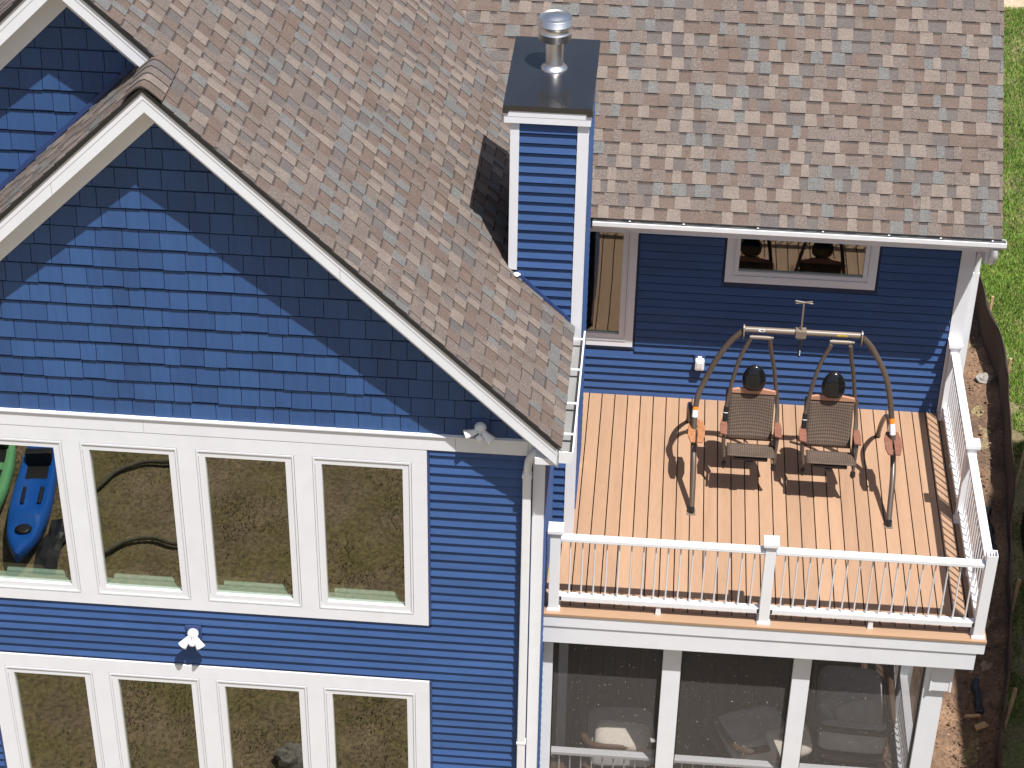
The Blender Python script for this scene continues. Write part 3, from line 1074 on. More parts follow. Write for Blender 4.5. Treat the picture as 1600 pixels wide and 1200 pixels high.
# ------------------------------------------------------------------ chimney chase
CX0, CX1, CY1, CZ = -0.472, 0.228, 2.985, 4.80
ch = MB().box(CX0 + .01, CX1 - .012, YC + .010, CY1, G, CZ)
chimney = ch.build('chimney', 'blue_backing', house)
ZCH = 4.5845
for j in range(-2, 75):
    zb = ZCH - j * LAP
    if zb < -0.02: break
    # clipped by the roof slope
    x0 = CX0 + .08
    x1 = CX1 - .075
    h = min(LAP, 4.79 - zb)
    if zb + LAP < 2.44:
        lap_x(chimney, 0.0, x1, zb, YC, h)
    else:
        zroof = lambda x: ZT - S * x + 0.06
        g = 0.0225 if h > 0.1 else -0.004
        poly = [(x0, zb), (x1, zb), (x1, zb + h - g), (x0, zb + h - g)]
        poly = clip(poly, S, 1, ZT + 0.055)
        if len(poly) >= 3 and area2(poly) > 2e-4:
            fy = lambda z: YC + PROF_B + (PROF_T - PROF_B) * (z - zb) / LAP
            n = len(poly)
            MB().add([(q[0], fy(q[1]), q[1]) for q in poly] + [(q[0], YC + .012, q[1]) for q in poly],
                     [tuple(range(n))] + [(i, i + n, (i + 1) % n + n, (i + 1) % n) for i in range(n)]).build('siding_board', random.choice(['blue_siding', 'blue_siding_b', 'blue_siding_c']), chimney)
    if zb > 0.3 and j % 1 == 0:
        lap_y(chimney, YC + 0.10, CY1 - 0.08, zb, CX1, h)
box('corner_board', 'white_trim', chimney, CX0, CX0 + .082, YC - 0.022, YC + .012, ZT - S * (CX0 + .082) + .07, CZ - .002)
box('corner_board', 'white_trim', chimney, CX1 - .090, CX1 + .010, YC - 0.022, YC + .012, 0.0, 2.595)
box('corner_board', 'white_trim', chimney, CX1 - .090, CX1 + .010, YC - 0.022, YC + .012, 2.597, CZ - .002)
box('corner_board', 'white_trim', chimney, CX1 - .090, CX1 + .010, YC - 0.022, YC + .012, PF_, -0.31)
box('corner_board', 'white_trim', chimney, CX1 - .004, CX1 + .012, YC + 0.0125, YC + .05, 0.0, CZ - .002)
box('corner_board', 'white_trim', chimney, CX1 - .004, CX1 + .013, CY1 - .08, CY1, 0.0, CZ - .002)
MB().prism([(CX0 + .083, ZT - S * (CX0 + .083) + .012), (CX1 - .091, ZT - S * (CX1 - .091) + .012), (CX1 - .091, ZT - S * (CX1 - .091) + .062), (CX0 + .083, ZT - S * (CX0 + .083) + .062)], 'Y', YC - .03, YC + .011).build('flashing', 'blue_trim', chimney)
MB().box(CX0 - .055, CX1 + .028, YC - .052, CY1 + .05, CZ - .005, CZ + .060).box(CX0 - .057, CX1 + .030, YC - .054, CY1 + .052, CZ + .0605, CZ + .122).build('crown_board', 'white_trim', chimney)
# a dab of sealant where the chase meets the roof
rock(CX0 + .085, YC - .045, zp(CX0 + .085) + .035, 0.030, 'white_metal', 21).build('sealant', 'white_metal', chimney)
kc = MB()
zc0, zc1 = CZ + .118, CZ + .172
kc.box(CX0 - .066, CX1 + .040, YC - .060, CY1 + .062, zc0, zc1)
# slightly domed sheet-metal top
cxm, cym = (CX0 + CX1) / 2 - .012, (YC + CY1) / 2
a0, a1, b0_, b1 = CX0 - .066, CX1 + .040, YC - .060, CY1 + .062
kc.add([(a0, b0_, zc1 + .0005), (a1, b0_, zc1 + .0005), (a1, b1, zc1 + .0005), (a0, b1, zc1 + .0005), (cxm, cym, zc1 + .022)], [(0, 1, 4), (1, 2, 4), (2, 3, 4), (3, 0, 4)])
for sx_ in (a0 - .004, a1 - .05):
    kc.box(sx_, sx_ + .054, b0_ - .006, b0_ + .03, zc0 - .022, zc0 + .02)
kc.build('chimney_cap', 'black_cap', chimney)
FX, FY_, FZ = -0.129, 2.36, zc1 + .018
fl = MB().lathe([(0.125, 0.0), (0.125, 0.012), (0.105, 0.030), (0.088, 0.040), (0.083, 0.06), (0.083, 0.36)], (FX, FY_, FZ), 32)
fl.build('flue_pipe', 'steel', chimney)
hd = MB().lathe([(0.10, 0.30), (0.152, 0.305), (0.152, 0.372), (0.157, 0.375), (0.157, 0.381), (0.152, 0.384), (0.152, 0.448), (0.157, 0.451), (0.157, 0.457), (0.152, 0.460), (0.152, 0.515), (0.147, 0.519), (0.147, 0.512), (0.125, 0.510), (0.095, 0.526), (0.05, 0.540), (0.0, 0.543)], (FX, FY_, FZ), 40)
hd.build('flue_hood', 'steel', chimney)

# ------------------------------------------------------------------ deck over the screened porch
DP, D0 = 0.1453, 0.2723
porch = thing('screened_porch', 'white porch with a tan railed deck above a screened room', 'porch', (2.15, 2.4, G))
for k in range(-2, 27):
    a, b = max(0.021, D0 + k * DP + 0.0058), D0 + (k + 1) * DP - 0.0058
    b = min(b, 4.196)
    dz = random.uniform(-0.0008, 0.0008)
    MB().box(a, b, 0.623, YB - .013, -0.026, dz).build('deck_board', random.choice(['deck_tan', 'deck_tan_b', 'deck_tan_c', 'deck_tan_d']), porch)
box('deck_border', 'deck_border', porch, 0.021, 4.346, 0.474, 0.6175, -0.026, 0.0)
box('deck_border', 'deck_border', porch, 4.202, 4.346, 0.6205, YB - .03, -0.026, 0.0005)
box('deck_underlay', 'substrate', porch, 0.022, 4.33, 0.50, YB - .002, -0.075, -0.045)
box('fascia_board', 'white_trim', porch, 0.020, 4.340, 0.484, 0.506, -0.166, -0.0268)
box('fascia_board', 'white_trim', porch, 0.005, 4.270, 0.497, 0.525, -0.388, -0.1665)
box('fascia_board', 'white_trim', porch, 4.318, 4.340, 0.5065, YB - .03, -0.166, -0.0268)
box('fascia_board', 'white_trim', porch, 4.245, 4.268, 0.5255, YB - .03, -0.388, -0.167)
MB().box(0.02, 4.24, 0.53, YB, -0.30, -0.28).build('ceiling', 'soffit', porch)


def post(cx, cy, cap=True, h=0.965):
    hw = 0.0515
    if cap:
        p = MB().box(cx - hw, cx + hw, cy - hw, cy + hw, 0.001, h).build('railing_post', 'white_rail', porch, bevel=0.004)
        c = MB().box(cx - .075, cx + .075, cy - .075, cy + .075, h + .012, h + .052)
        c.box(cx - .062, cx + .062, cy - .062, cy + .062, h - .012, h + .0118)
        c.prism([(cx - .075, h + .0525), (cx + .075, h + .0525), (cx + .045, h + .068), (cx - .045, h + .068)], 'Y', cy - .052, cy + .052)
        c.build('post_cap', 'white_rail', p, bevel=0.003)
    else:
        m = MB()
        t = 0.006
        for a, b, c, d in ((cx - hw, cx + hw, cy - hw, cy - hw + t), (cx - hw, cx + hw, cy + hw - t, cy + hw), (cx - hw, cx - hw + t, cy - hw + t, cy + hw - t), (cx + hw - t, cx + hw, cy - hw + t, cy + hw - t)):
            m.box(a, b, c, d, 0.001, h + .03)
        p = m.build('railing_post', 'white_rail', porch)
        q = MB()
        for k in range(3):
            q.box(cx - .03 + k * .026, cx - .022 + k * .026, cy - hw + t + .001, cy + hw - t - .001, 0.4, h)
        q.box(cx - hw + t, cx + hw - t, cy - hw + t, cy + hw - t, .3, .4)
        q.build('post_core', 'grey_baluster', p)
    s = MB()
    k0, k1 = 0.066, 0.056
    s.add([(cx + i * k, cy + j * k, z) for z, k in ((0.0006, k0), (0.022, k0), (0.034, k1)) for i, j in ((-1, -1), (1, -1), (1, 1), (-1, 1))],
          [(0, 1, 5, 4), (1, 2, 6, 5), (2, 3, 7, 6), (3, 0, 4, 7), (4, 5, 9, 8), (5, 6, 10, 9), (6, 7, 11, 10), (7, 4, 8, 11), (8, 9, 10, 11)])
    s.build('post_skirt', 'white_rail', p)
    return p


post(0.110, 0.577)
post(2.177, 0.577)
post(4.262, 0.572, cap=False, h=1.0)
post(4.258, 2.385)
post(4.252, 4.245)


def railing(axis, c, a0, a1, n, z0=0.125, z1=0.868, parent=porch, bal=0.0085):
    r = MB()
    if axis == 'X': r.box(a0, a1, c - .043, c + .043, z1, z1 + .043)
    else: r.box(c - .043, c + .043, a0, a1, z1, z1 + .043)
    top = r.build('railing', 'white_rail', parent, bevel=0.006)
    q = MB()
    if axis == 'X': q.box(a0, a1, c - .036, c + .036, z0 - .006, z0 + .055)
    else: q.box(c - .036, c + .036, a0, a1, z0 - .006, z0 + .055)
    q.build('bottom_rail', 'white_rail', top, bevel=0.004)
    u = MB()
    if axis == 'X': u.box(a0, a1, c - .02, c + .02, z1 - .016, z1 - .0005)
    else: u.box(c - .02, c + .02, a0, a1, z1 - .016, z1 - .0005)
    u.build('rail_channel', 'white_rail', top)
    st = (a1 - a0) / (n + 0.6)
    me = None
    for k in range(n):
        a = a0 + st * (k + 0.8)
        p = (a, c) if axis == 'X' else (c, a)
        if me is None:
            o = MB().tube([(0, 0, z0 + .054), (0, 0, z1 - .016)], bal, 10).build('baluster', 'grey_baluster', top)
            me = o.data
        else:
            o = bpy.data.objects.new('baluster', me)
            COL.objects.link(o)
            setp(o, top)
        o.location = (p[0], p[1], 0)
    for e in (a0, a1):
        d = 0.004 if e == a0 else -0.022
        for zz, hh in ((z0 - .006, .064), (z1 - .022, .05)):
            b = MB()
            if axis == 'X': b.box(e + d, e + d + .018, c - .036, c + .036, zz, zz + hh)
            else: b.box(c - .036, c + .036, e + d, e + d + .018, zz, zz + hh)
            b.build('bracket', 'white_rail', top)
    m = (a0 + a1) / 2
    f = MB()
    p = (m, c) if axis == 'X' else (c, m)
    f.prism([(p[0] - .028, 0.0015), (p[0] + .028, 0.0015), (p[0] + .018, z0 - .0065), (p[0] - .018, z0 - .0065)], 'Y', p[1] - .022, p[1] + .022)
    if z0 < 0.5 and z0 > 0: f.build('support_foot', 'white_rail', top)
    return top


railing('X', 0.577, 0.1625, 2.1245, 16)
railing('X', 0.577, 2.2295, 4.2095, 16)
railing('Y', 4.258, 0.6245, 2.3325, 14)
railing('Y', 4.255, 2.4375, 4.1925, 14)

# lower storey
PF = -2.95
pc = MB()
for a, b in ((0.004, 0.118), (1.227, 1.413), (2.533, 2.712)):
    MB().box(a, b, 0.645, 0.785, G, -0.305).build('porch_post', 'white_trim', porch, bevel=0.004)
MB().box(3.845, 4.055, 0.645, 0.855, G, -0.305).build('porch_post', 'white_trim', porch, bevel=0.004)
cp = MB().box(3.90, 4.105, 0.600, 0.6445, -0.79, -0.389).box(4.0555, 4.105, 0.645, 0.87, -0.79, -0.389).build('post_bracket', 'white_trim', porch, bevel=0.004)
box('bracket_trim', 'white_trim', cp, 4.088, 4.110, 0.592, 0.5995, -0.79, -0.389)
box('bracket_trim', 'white_trim', cp, 3.895, 3.912, 0.592, 0.5995, -0.79, -0.389)
box('porch_beam', 'white_trim', porch, 0.005, 4.20, 0.5255, 0.60, -0.375, -0.305)
MB().box(3.86, 4.04, 4.10, 4.30, G, -0.305).build('porch_post', 'white_trim', porch)
MB().box(3.89, 4.02, 2.32, 2.45, G, -0.305).build('porch_post', 'white_trim', porch)
for a, b in ((0.118, 1.227), (1.413, 2.533), (2.712, 3.845)):
    s = MB().box(a + .001, b - .001, 0.712, 0.7145, -2.9, -0.306)
    s.build('screen_panel', 'insect_screen', porch)
    box('screen_bead', 'black_plastic', porch, b - .012, b - .0005, 0.700, 0.7115, -2.9, -0.306)
    box('screen_bead', 'black_plastic', porch, a + .0005, a + .012, 0.700, 0.7115, -2.9, -0.306)
for a, b in ((0.855, 2.32), (2.45, 4.10)):
    MB().box(3.985, 3.9875, a + .001, b - .001, -2.9, -0.306).build('screen_panel', 'insect_screen', porch)
railing('X', 0.79, 0.122, 1.222, 9, PF + .10, PF + .765)
railing('X', 0.79, 1.418, 2.528, 9, PF + .10, PF + .765)
railing('X', 0.79, 2.717, 3.840, 9, PF + .10, PF + .765)
railing('Y', 3.93, 0.86, 2.315, 13, PF + .10, PF + .765)
railing('Y', 3.93, 2.455, 4.095, 14, PF + .10, PF + .765)
box('porch_underlay', 'substrate', porch, 0.02, 4.18, 0.60, YB, PF - .10, PF - .026)
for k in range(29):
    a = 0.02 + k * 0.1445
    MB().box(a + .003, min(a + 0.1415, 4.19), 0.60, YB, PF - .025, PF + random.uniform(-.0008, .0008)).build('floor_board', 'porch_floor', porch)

# ------------------------------------------------------------------ porch furniture
def rounded_box(name, mat, parent, x0, x1, y0, y1, z0, z1, r=0.06, puff=0.0, rot=None):
    n = 6
    m = MB()
    cx, cy, cz_ = (x0 + x1) / 2, (y0 + y1) / 2, (z0 + z1) / 2
    hx, hy, hz = (x1 - x0) / 2, (y1 - y0) / 2, (z1 - z0) / 2
    N = 10
    vs, fs = [], []
    for i in range(N + 1):
        th = math.pi * i / N
        for j in range(2 * N):
            ph = 2 * math.pi * j / (2 * N)
            f = lambda c, e: math.copysign(abs(c) ** e, c)
            e = 0.35 if not puff else puff
            x = f(math.sin(th), e) * f(math.cos(ph), e) * hx
            y = f(math.sin(th), e) * f(math.sin(ph), e) * hy
            z = f(math.cos(th), e if not puff else 0.9) * hz
            vs.append(Vector((x, y, z)))
    for i in range(N):
        for j in range(2 * N):
            fs.append((i * 2 * N + j, (i + 1) * 2 * N + j, (i + 1) * 2 * N + (j + 1) % (2 * N), i * 2 * N + (j + 1) % (2 * N)))
    R = rot or Matrix.Identity(3)
    m.add([R @ v + Vector((cx, cy, cz_)) for v in vs], fs, 0, True)
    return m.build(name, mat, parent)


def lounge_chair(cx, cy, rz, label, sd=.46):
    """wooden lounge chair, back towards local -y, seat cushion facing +y"""
    t = thing('lounge_chair', label, 'chair', (cx, cy, PF), 'lounge chairs on the screened porch')
    R = Matrix.Translation((cx, cy, PF)) @ Matrix.Rotation(rz, 4, 'Z')
    def fin(o):
        o.data.transform(R)
        return o
    for x in (-.36, .36):
        for y in (-.30, sd - .04):
            fin(MB().tube([(x, y, 0), (x * .96, y * .94, 0.40)], [0.022, 0.03], 8).build('leg', 'chair_wood', t))
    fin(MB().box(-.40, .40, -.36, sd, 0.24, 0.30).build('seat_frame', 'chair_wood', t, bevel=.01))
    arc = [(-.43, sd, .60), (-.435, .1, .62), (-.42, -.22, .66), (-.34, -.40, .71), (-.15, -.45, .74), (.15, -.45, .74), (.34, -.40, .71), (.42, -.22, .66), (.435, .1, .62), (.43, sd, .60)]
    p = bez(arc, 40)
    m = MB()
    for a, b in zip(p[:-1], p[1:]): pass
    m.tube(p, 0.038, 8)
    fin(m.build('top_rail', 'chair_wood', t))
    low = [(q[0], q[1], 0.33) for q in arc]
    fin(MB().tube(bez(low, 40), 0.03, 8).build('lower_rail', 'chair_wood', t))
    for x, y in ((-.43, sd - .02), (.43, sd - .02)):
        fin(MB().tube([(x, y, .3), (x, y, .6)], .024, 8).build('arm_post', 'chair_wood', t))
    fin(rounded_box('seat_cushion', 'cushion_grey', t, -.37, .37, -.30, sd + .01, .30, .47))
    fin(rounded_box('back_cushion', 'cushion_grey', t, -.36, .36, -.42, -.25, .38, .72))
    return t


lounge_chair(3.36, 1.88, math.radians(-3), 'grey cushioned lounge chair behind the rightmost porch screen', 0.92)
lounge_chair(0.86, 1.42, math.radians(4), 'grey cushioned lounge chair behind the leftmost porch screen')
lounge_chair(2.36, 1.55, math.radians(22), 'turned lounge chair behind the middle porch screen')


def pillow(cx, cy, cz_, w, h, t, eul, mat, label, group='pillows on the porch chairs'):
    from mathutils import Euler
    o = rounded_box('pillow', mat, None, -w / 2, w / 2, -h / 2, h / 2, -t / 2, t / 2, puff=0.42)
    o.data.transform(Matrix.Translation((cx, cy, cz_)) @ Euler(eul).to_matrix().to_4x4())
    tag(o, label, 'pillow', group)
    return o


pillow(0.87, 1.10, PF + .76, .60, .34, .20, (math.radians(28), 0, math.radians(-3)), 'pillow_beige', 'beige pillow on the chair behind the leftmost screen')
pillow(3.42, 1.76, PF + .60, .50, .44, .15, (math.radians(48), 0, math.radians(25)), 'pillow_beige', 'plain pillow on the chair behind the rightmost screen')
pillow(3.24, 1.92, PF + .57, .46, .42, .15, (math.radians(35), 0, math.radians(40)), 'pillow_grey', 'speckled grey pillow behind a plain pillow on the rightmost chair')
pillow(2.64, 1.20, PF + .74, .50, .36, .20, (math.radians(45), 0, math.radians(22)), 'pillow_beige', 'beige pillow half hidden by the white porch post')

# ------------------------------------------------------------------ swing on the deck
frame = thing('swing_stand', 'bronze metal arch stand carrying two hanging chairs on the deck', 'swing stand', (2.46, 3.05, 0))
TB = 1.80
sideL = [(1.45, 2.235, 0.012), (1.452, 2.36, 0.17), (1.447, 2.56, 0.40), (1.435, 2.72, 0.56), (1.430, 2.87, 0.78), (1.447, 2.95, 0.983), (1.503, 3.0, 1.141), (1.606, 3.03, 1.396), (1.736, 3.05, 1.624), (1.860, 3.05, 1.772)]
sideR = [(3.505, 2.218, 0.012), (3.515, 2.36, 0.17), (3.530, 2.56, 0.38), (3.528, 2.74, 0.53), (3.490, 2.88, 0.84), (3.42, 2.95, 1.207), (3.347, 3.0, 1.41), (3.258, 3.03, 1.568), (3.181, 3.05, 1.684), (3.095, 3.05, 1.778)]
for sd in (sideL, sideR):
    lg = MB().tube(bez(sd, 54), 0.030, 14).build('leg', 'bronze_tube', frame)
    x, y = sd[0][0], sd[0][1]
    MB().lathe([(0.034, 0), (0.034, 0.06), (0.030, 0.065)], (x, y, 0.004), 14).build('foot', 'black_plastic', lg)
    MB().box(x - .045, x + .045, y - .05, y + .05, 0.001, 0.006).build('foot_plate', 'bronze_light', lg)
    # safety stickers wrapped round the tube
    q = bez(sd, 54)
    i0 = min(range(len(q)), key=lambda i: abs(q[i].z - 0.84))
    MB().tube([q[i0 - 2], q[i0 - 1], q[i0]], 0.0312, 14, cap=False).build('sticker', 'sticker_white', lg)
    MB().tube([q[i0], q[i0 + 1]], 0.0312, 14, cap=False).build('sticker', 'sticker_orange', lg)
rearL = [(1.436, 2.80, 0.66), (1.40, 3.02, 0.72), (1.385, 3.26, 0.66), (1.385, 3.52, 0.47), (1.392, 3.75, 0.20), (1.40, 3.87, 0.012)]
rearR = [(3.515, 2.80, 0.66), (3.50, 3.02, 0.72), (3.485, 3.26, 0.66), (3.485, 3.50, 0.45), (3.488, 3.70, 0.20), (3.49, 3.80, 0.012)]
for rd in (rearL, rearR):
    lg = MB().tube(bez(rd, 36), 0.026, 12).build('rear_leg', 'bronze_tube', frame)
    MB().lathe([(0.032, 0), (0.032, 0.03)], (rd[-1][0], rd[-1][1], 0.002), 12).build('foot', 'black_plastic', lg)
tb = MB().tube([(1.875, 3.05, TB), (3.078, 3.05, TB)], 0.031, 16).build('top_bar', 'bronze_light', frame)
for x in (1.872, 3.082):
    pts = []
    # kidney shaped end plates
    prof = [(math.cos(a) * 0.055 * 1.0, math.sin(a) * 0.085) for a in np.linspace(0, 2 * math.pi, 20, endpoint=False)]
    s = 1 if x < 2 else -1
    MB().prism([(3.04 + q[0], TB - 0.025 + q[1]) for q in prof], 'X', x - .007, x + .007).build('end_plate', 'bronze_light', frame)
    MB().lathe([(0.012, -0.012), (0.012, 0.012)], (x, 3.03, TB + .035), 8, axis=(1, 0, 0)).lathe([(0.012, -0.012), (0.012, 0.012)], (x, 3.03, TB - .07), 8, axis=(1, 0, 0)).build('bolt', 'black_plastic', frame)
for a, b in ((1.938, 2.158), (2.762, 2.99)):
    MB().tube([(a, 3.04, 1.715), (b, 3.04, 1.715)], 0.023, 14).build('pivot_tube', 'bronze_light', frame)
    for x in (a + .01, b - .01):
        MB().box(x - .005, x + .005, 3.03, 3.06, 1.715, 1.785).build('pivot_lug', 'black_plastic', frame)
    MB().lathe([(0.014, -.008), (0.014, .012)], (b + .012, 3.04, 1.715), 10, axis=(1, 0, 0)).build('pivot_bolt', 'bronze_light', frame)
# decals on the bar
def decal(x0, x1, z, mat, h):
    m = MB()
    n = 14
    vs, c = [], []
    for k in range(n):
        a = 2 * math.pi * k / n
        u, w = math.cos(a), math.sin(a)
        x = (x0 + x1) / 2 + u * (x1 - x0) / 2
        dz = w * h
        th = dz / 0.0318
        ang = z + th
        vs.append((x, 3.05 - 0.0318 * math.cos(ang), TB + 0.0318 * math.sin(ang)))
    m.add(vs, [tuple(range(n))])
    return m.build('decal', mat, tb)


decal(2.02, 2.088, 0.35, 'sticker_white', 0.016)
decal(2.825, 2.935, 0.1, 'sticker_yellow', 0.011)
decal(2.835, 2.925, 0.1, 'black_plastic', 0.004)
# umbrella clamp with a cross handle on the middle of the bar
um = MB().tube([(2.455, 3.03, TB + .03), (2.452, 3.03, 2.175)], 0.011, 10).build('clamp_post', 'bronze_light', frame)
MB().tube([(2.365, 3.03, 2.190), (2.545, 3.03, 2.165)], 0.008, 8).tube([(2.372, 3.03, 2.160), (2.540, 3.03, 2.190)], 0.008, 8).build('cross_handle', 'bronze_light', um)
MB().box(2.40, 2.51, 2.99, 3.08, TB - .045, TB + .045).box(2.43, 2.48, 3.0, 3.07, TB - .075, TB - .045).build('clamp', 'bronze_light', um, bevel=0.006)
MB().tube([(2.455, 3.0, TB - .06), (2.455, 2.985, TB - .26)], 0.013, 10).build('grip', 'black_plastic', um)
MB().tube([(2.460, 2.972, TB - .18), (2.460, 2.970, TB - .235)], 0.005, 6).build('grip_label', 'sticker_white', um)


def tray(cx, cy, cz_, mat, flip):
    """two shaped wooden slats on the side of the frame"""
    for s in (-1, 1):
        m = MB()
        w, L = 0.062, 0.20
        x0 = cx + s * 0.010
        x1 = cx + s * (0.010 + 0.078)
        poly = [(x0, cy - L), (x1 - s * .026, cy - L), (x1, cy - L * .45), (x1, cy + L * .45), (x1 - s * .026, cy + L), (x0, cy + L)]
        if s < 0: poly = poly[::-1]
        m.prism(poly, 'Z', cz_, cz_ + 0.020)
        o = m.build('tray_slat', mat, frame, bevel=0.004)
    for yb in (-.12, .10):
        MB().box(cx - .05, cx + .05, cy + yb, cy + yb + .02, cz_ - .012, cz_ - .0005).build('tray_bracket', 'bronze_tube', frame)


tray(1.457, 2.76, 0.665, 'wood_orange', 1)
tray(3.512, 2.75, 0.665, 'wood_red', -1)


def swing_seat(dx, dy, label, shade):
    t = thing('hanging_chair', label, 'chair', (2.03 + dx, 2.75 + dy, 0.3), 'chairs hanging from the swing stand')
    def F(mb): return mb.xf(Matrix.Translation((dx, dy, 0)))
    x0, x1 = 1.772, 2.268
    # sling back, slightly bowed
    def sling(x0, x1, p0, p1, sag, name, th=0.012):
        m = MB()
        n = 10
        a, b = Vector(p0), Vector(p1)
        nrm = Vector((0, -(b.y * 0 + (b.z - a.z)), (b.y - a.y)))
        u = (b - a)
        perp = Vector((0, -u.z, u.y)).normalized()
        vs = []
        for side in (0, 1):
            for i in range(n + 1):
                f = i / n
                for k in range(n + 1):
                    g = k / n
                    w = 0.010 * (1 - abs(2 * f - 1))
                    p = a + u * f - perp * (sag * math.sin(math.pi * g) * math.sin(math.pi * f) + side * th)
                    vs.append((x0 + (x1 - x0) * g, p.y, p.z))
        N = (n + 1) ** 2
        fs = []
        for i in range(n):
            for k in range(n):
                q = i * (n + 1) + k
                fs.append((q, q + 1, q + n + 2, q + n + 1))
                fs.append((N + q, N + q + n + 1, N + q + n + 2, N + q + 1))
        for k in range(n):
            fs.append((k, N + k, N + k + 1, k + 1))
            q = n * (n + 1) + k
            fs.append((q, q + 1, N + q + 1, N + q))
            q = k * (n + 1)
            fs.append((q, q + n + 1, N + q + n + 1, N + q))
            q = k * (n + 1) + n
            fs.append((q, N + q, N + q + n + 1, q + n + 1))
        m.add(vs, fs, 0, True)
        return F(m).build(name, 'woven_sling', t)
    back = sling(x0 + .005, x1 - .012, (0, 2.865, 0.525), (0, 3.015, 1.035), 0.02, 'backrest')
    seat = sling(x0 + .012, x1 + .010, (0, 2.475, 0.600), (0, 2.75, 0.560), 0.02, 'seat')
    # wooden head board with an arched top
    m = MB()
    pts = [(x0, 1.028), (x1, 1.028), (x1 - .01, 1.068)] + [(x1 - .01 - (x1 - x0 - .02) * k / 10, 1.068 + 0.030 * math.sin(math.pi * k / 10)) for k in range(1, 10)] + [(x0 + .01, 1.068)]
    m.prism(pts, 'Y', 3.0, 3.03)
    hb = F(m).build('head_board', 'wood_pale', t, bevel=0.004)
    for x in (1.975, 2.075):
        F(MB().lathe([(0.009, 0), (0.009, 0.008), (0.0, 0.011)], (x, 2.999, 1.078), 8, axis=(0, -1, 0.2))).build('bolt', 'black_plastic', hb)
    # padded headrest
    m = MB()
    N = 14
    vs, fs = [], []
    for i in range(N + 1):
        zz = math.cos(math.pi * i / N)
        p = 4.5 if zz < 0 else 1.9          # flat base, arched top
        k = math.sqrt(max(0.0, 1 - abs(zz) ** p))
        hw = 0.119 * k * (1 - 0.10 * max(0.0, zz)) + 0.002
        hd = 0.050 * k ** 0.8 + 0.002
        for j in range(2 * N):
            ph = math.pi * j / N
            f = lambda c, e: math.copysign(abs(c) ** e, c)
            yy = f(math.sin(ph), 0.85)
            vs.append((2.022 + hw * f(math.cos(ph), 0.75), 3.01 + hd * yy + 0.025 * zz, 1.228 + 0.143 * zz))
    for i in range(N):
        for j in range(2 * N):
            fs.append((i * 2 * N + j, (i + 1) * 2 * N + j, (i + 1) * 2 * N + (j + 1) % (2 * N), i * 2 * N + (j + 1) % (2 * N)))
    m.add(vs, fs, 0, True)
    hr = F(m).build('headrest', 'black_leather', t)
    seam = [(2.022 + 0.120 * math.sqrt(max(0, 1 - abs(z) ** (4.5 if z < 0 else 1.9))) * (1 - 0.10 * max(0, z)) * sg, 3.01 + 0.025 * z, 1.228 + 0.143 * z) for sg, zs in ((-1, np.linspace(-.98, .98, 16)), (1, np.linspace(.98, -.98, 16))) for z in zs]
    F(MB().tube(seam, 0.0035, 6)).build('piping', 'black_plastic', hr)
    # armrests and seat sides
    for x, s in ((1.738, -1), (2.305, 1)):
        m = MB().prism([(x - .036, 2.65), (x + .036, 2.63), (x + .040, 2.80), (x + .026, 2.89), (x - .026, 2.89), (x - .040, 2.80)], 'Z', 0.735, 0.757)
        F(m).build('armrest', 'wood_red', t, bevel=0.004)
        F(MB().tube([(x, 2.68, 0.735), (x - s * .008, 2.64, 0.60), (x - s * .02, 2.585, 0.42)], 0.016, 8)).build('arm_support', 'bronze_tube', t)
        F(MB().tube([(x - s * .01, 2.86, 0.735), (x - s * .015, 2.90, 0.60), (x - s * .02, 2.80, 0.45)], 0.018, 8)).build('arm_support', 'bronze_tube', t)
        F(MB().tube([(x - s * .018, 2.50, 0.565), (x - s * .018, 2.76, 0.53), (x - s * .018, 2.90, 0.56), (x - s * .018, 3.03, 1.04)], 0.014, 8)).build('side_frame', 'bronze_tube', t)
        F(MB().lathe([(0.026, 0), (0.030, 0.05), (0.012, 0.075), (0.0, 0.08)], (x - s * .022, 2.575, 0.44), 6, axis=(0, -.3, -1))).build('foot_bumper', 'black_plastic', t)
        F(MB().lathe([(0.03, -.012), (0.03, .012)], (x - s * .02, 2.85, 0.60), 10, axis=(1, 0, 0))).build('pivot_knob', 'black_plastic', t)
    F(MB().box(1.85, 2.21, 2.50, 2.56, 0.515, 0.555)).build('foot_rest', 'black_plastic', t, bevel=0.01)
    F(MB().box(1.98, 2.06, 2.49, 2.53, 0.488, 0.512)).build('latch', 'black_plastic', t)
    F(MB().box(1.985, 2.055, 2.90, 2.94, 0.52, 0.55)).build('latch', 'black_plastic', t)
    # hangers from the pivot tube
    L = [(1.950, 3.04, 1.700), (1.868, 3.03, 1.486), (1.812, 3.0, 1.261), (1.764, 2.95, 0.965), (1.748, 2.87, 0.745), (1.752, 2.77, 0.49)]
    Rr = [(2.150, 3.04, 1.700), (2.180, 3.08, 1.50), (2.225, 3.12, 1.30), (2.268, 3.13, 1.02), (2.300, 3.02, 0.80), (2.300, 2.86, 0.60), (2.290, 2.76, 0.48)]
    F(MB().tube(bez(L, 36), 0.022, 12)).build('hanger', 'bronze_tube', t)
    F(MB().tube(bez(Rr, 36), 0.022, 12)).build('hanger', 'bronze_tube', t)
    q = bez(L, 36)
    i = min(range(len(q)), key=lambda i: abs(q[i].z - 0.84))
    F(MB().tube([q[i - 2], q[i - 1], q[i], q[i + 1], q[i + 2], q[i + 3]], 0.0265, 12)).build('grip_sleeve', 'black_plastic', t)
    F(MB().tube([q[i] - (q[i + 1] - q[i]) * .12, q[i] + (q[i + 1] - q[i]) * .12], 0.0275, 12, cap=False)).build('sleeve_band', 'sticker_white', t)
    return t


swing_seat(0, 0, 'brown woven hanging chair at the left, nearer the chimney', 0)
swing_seat(0.825, -0.045, 'brown woven hanging chair at the right, nearer the side railing', 0)

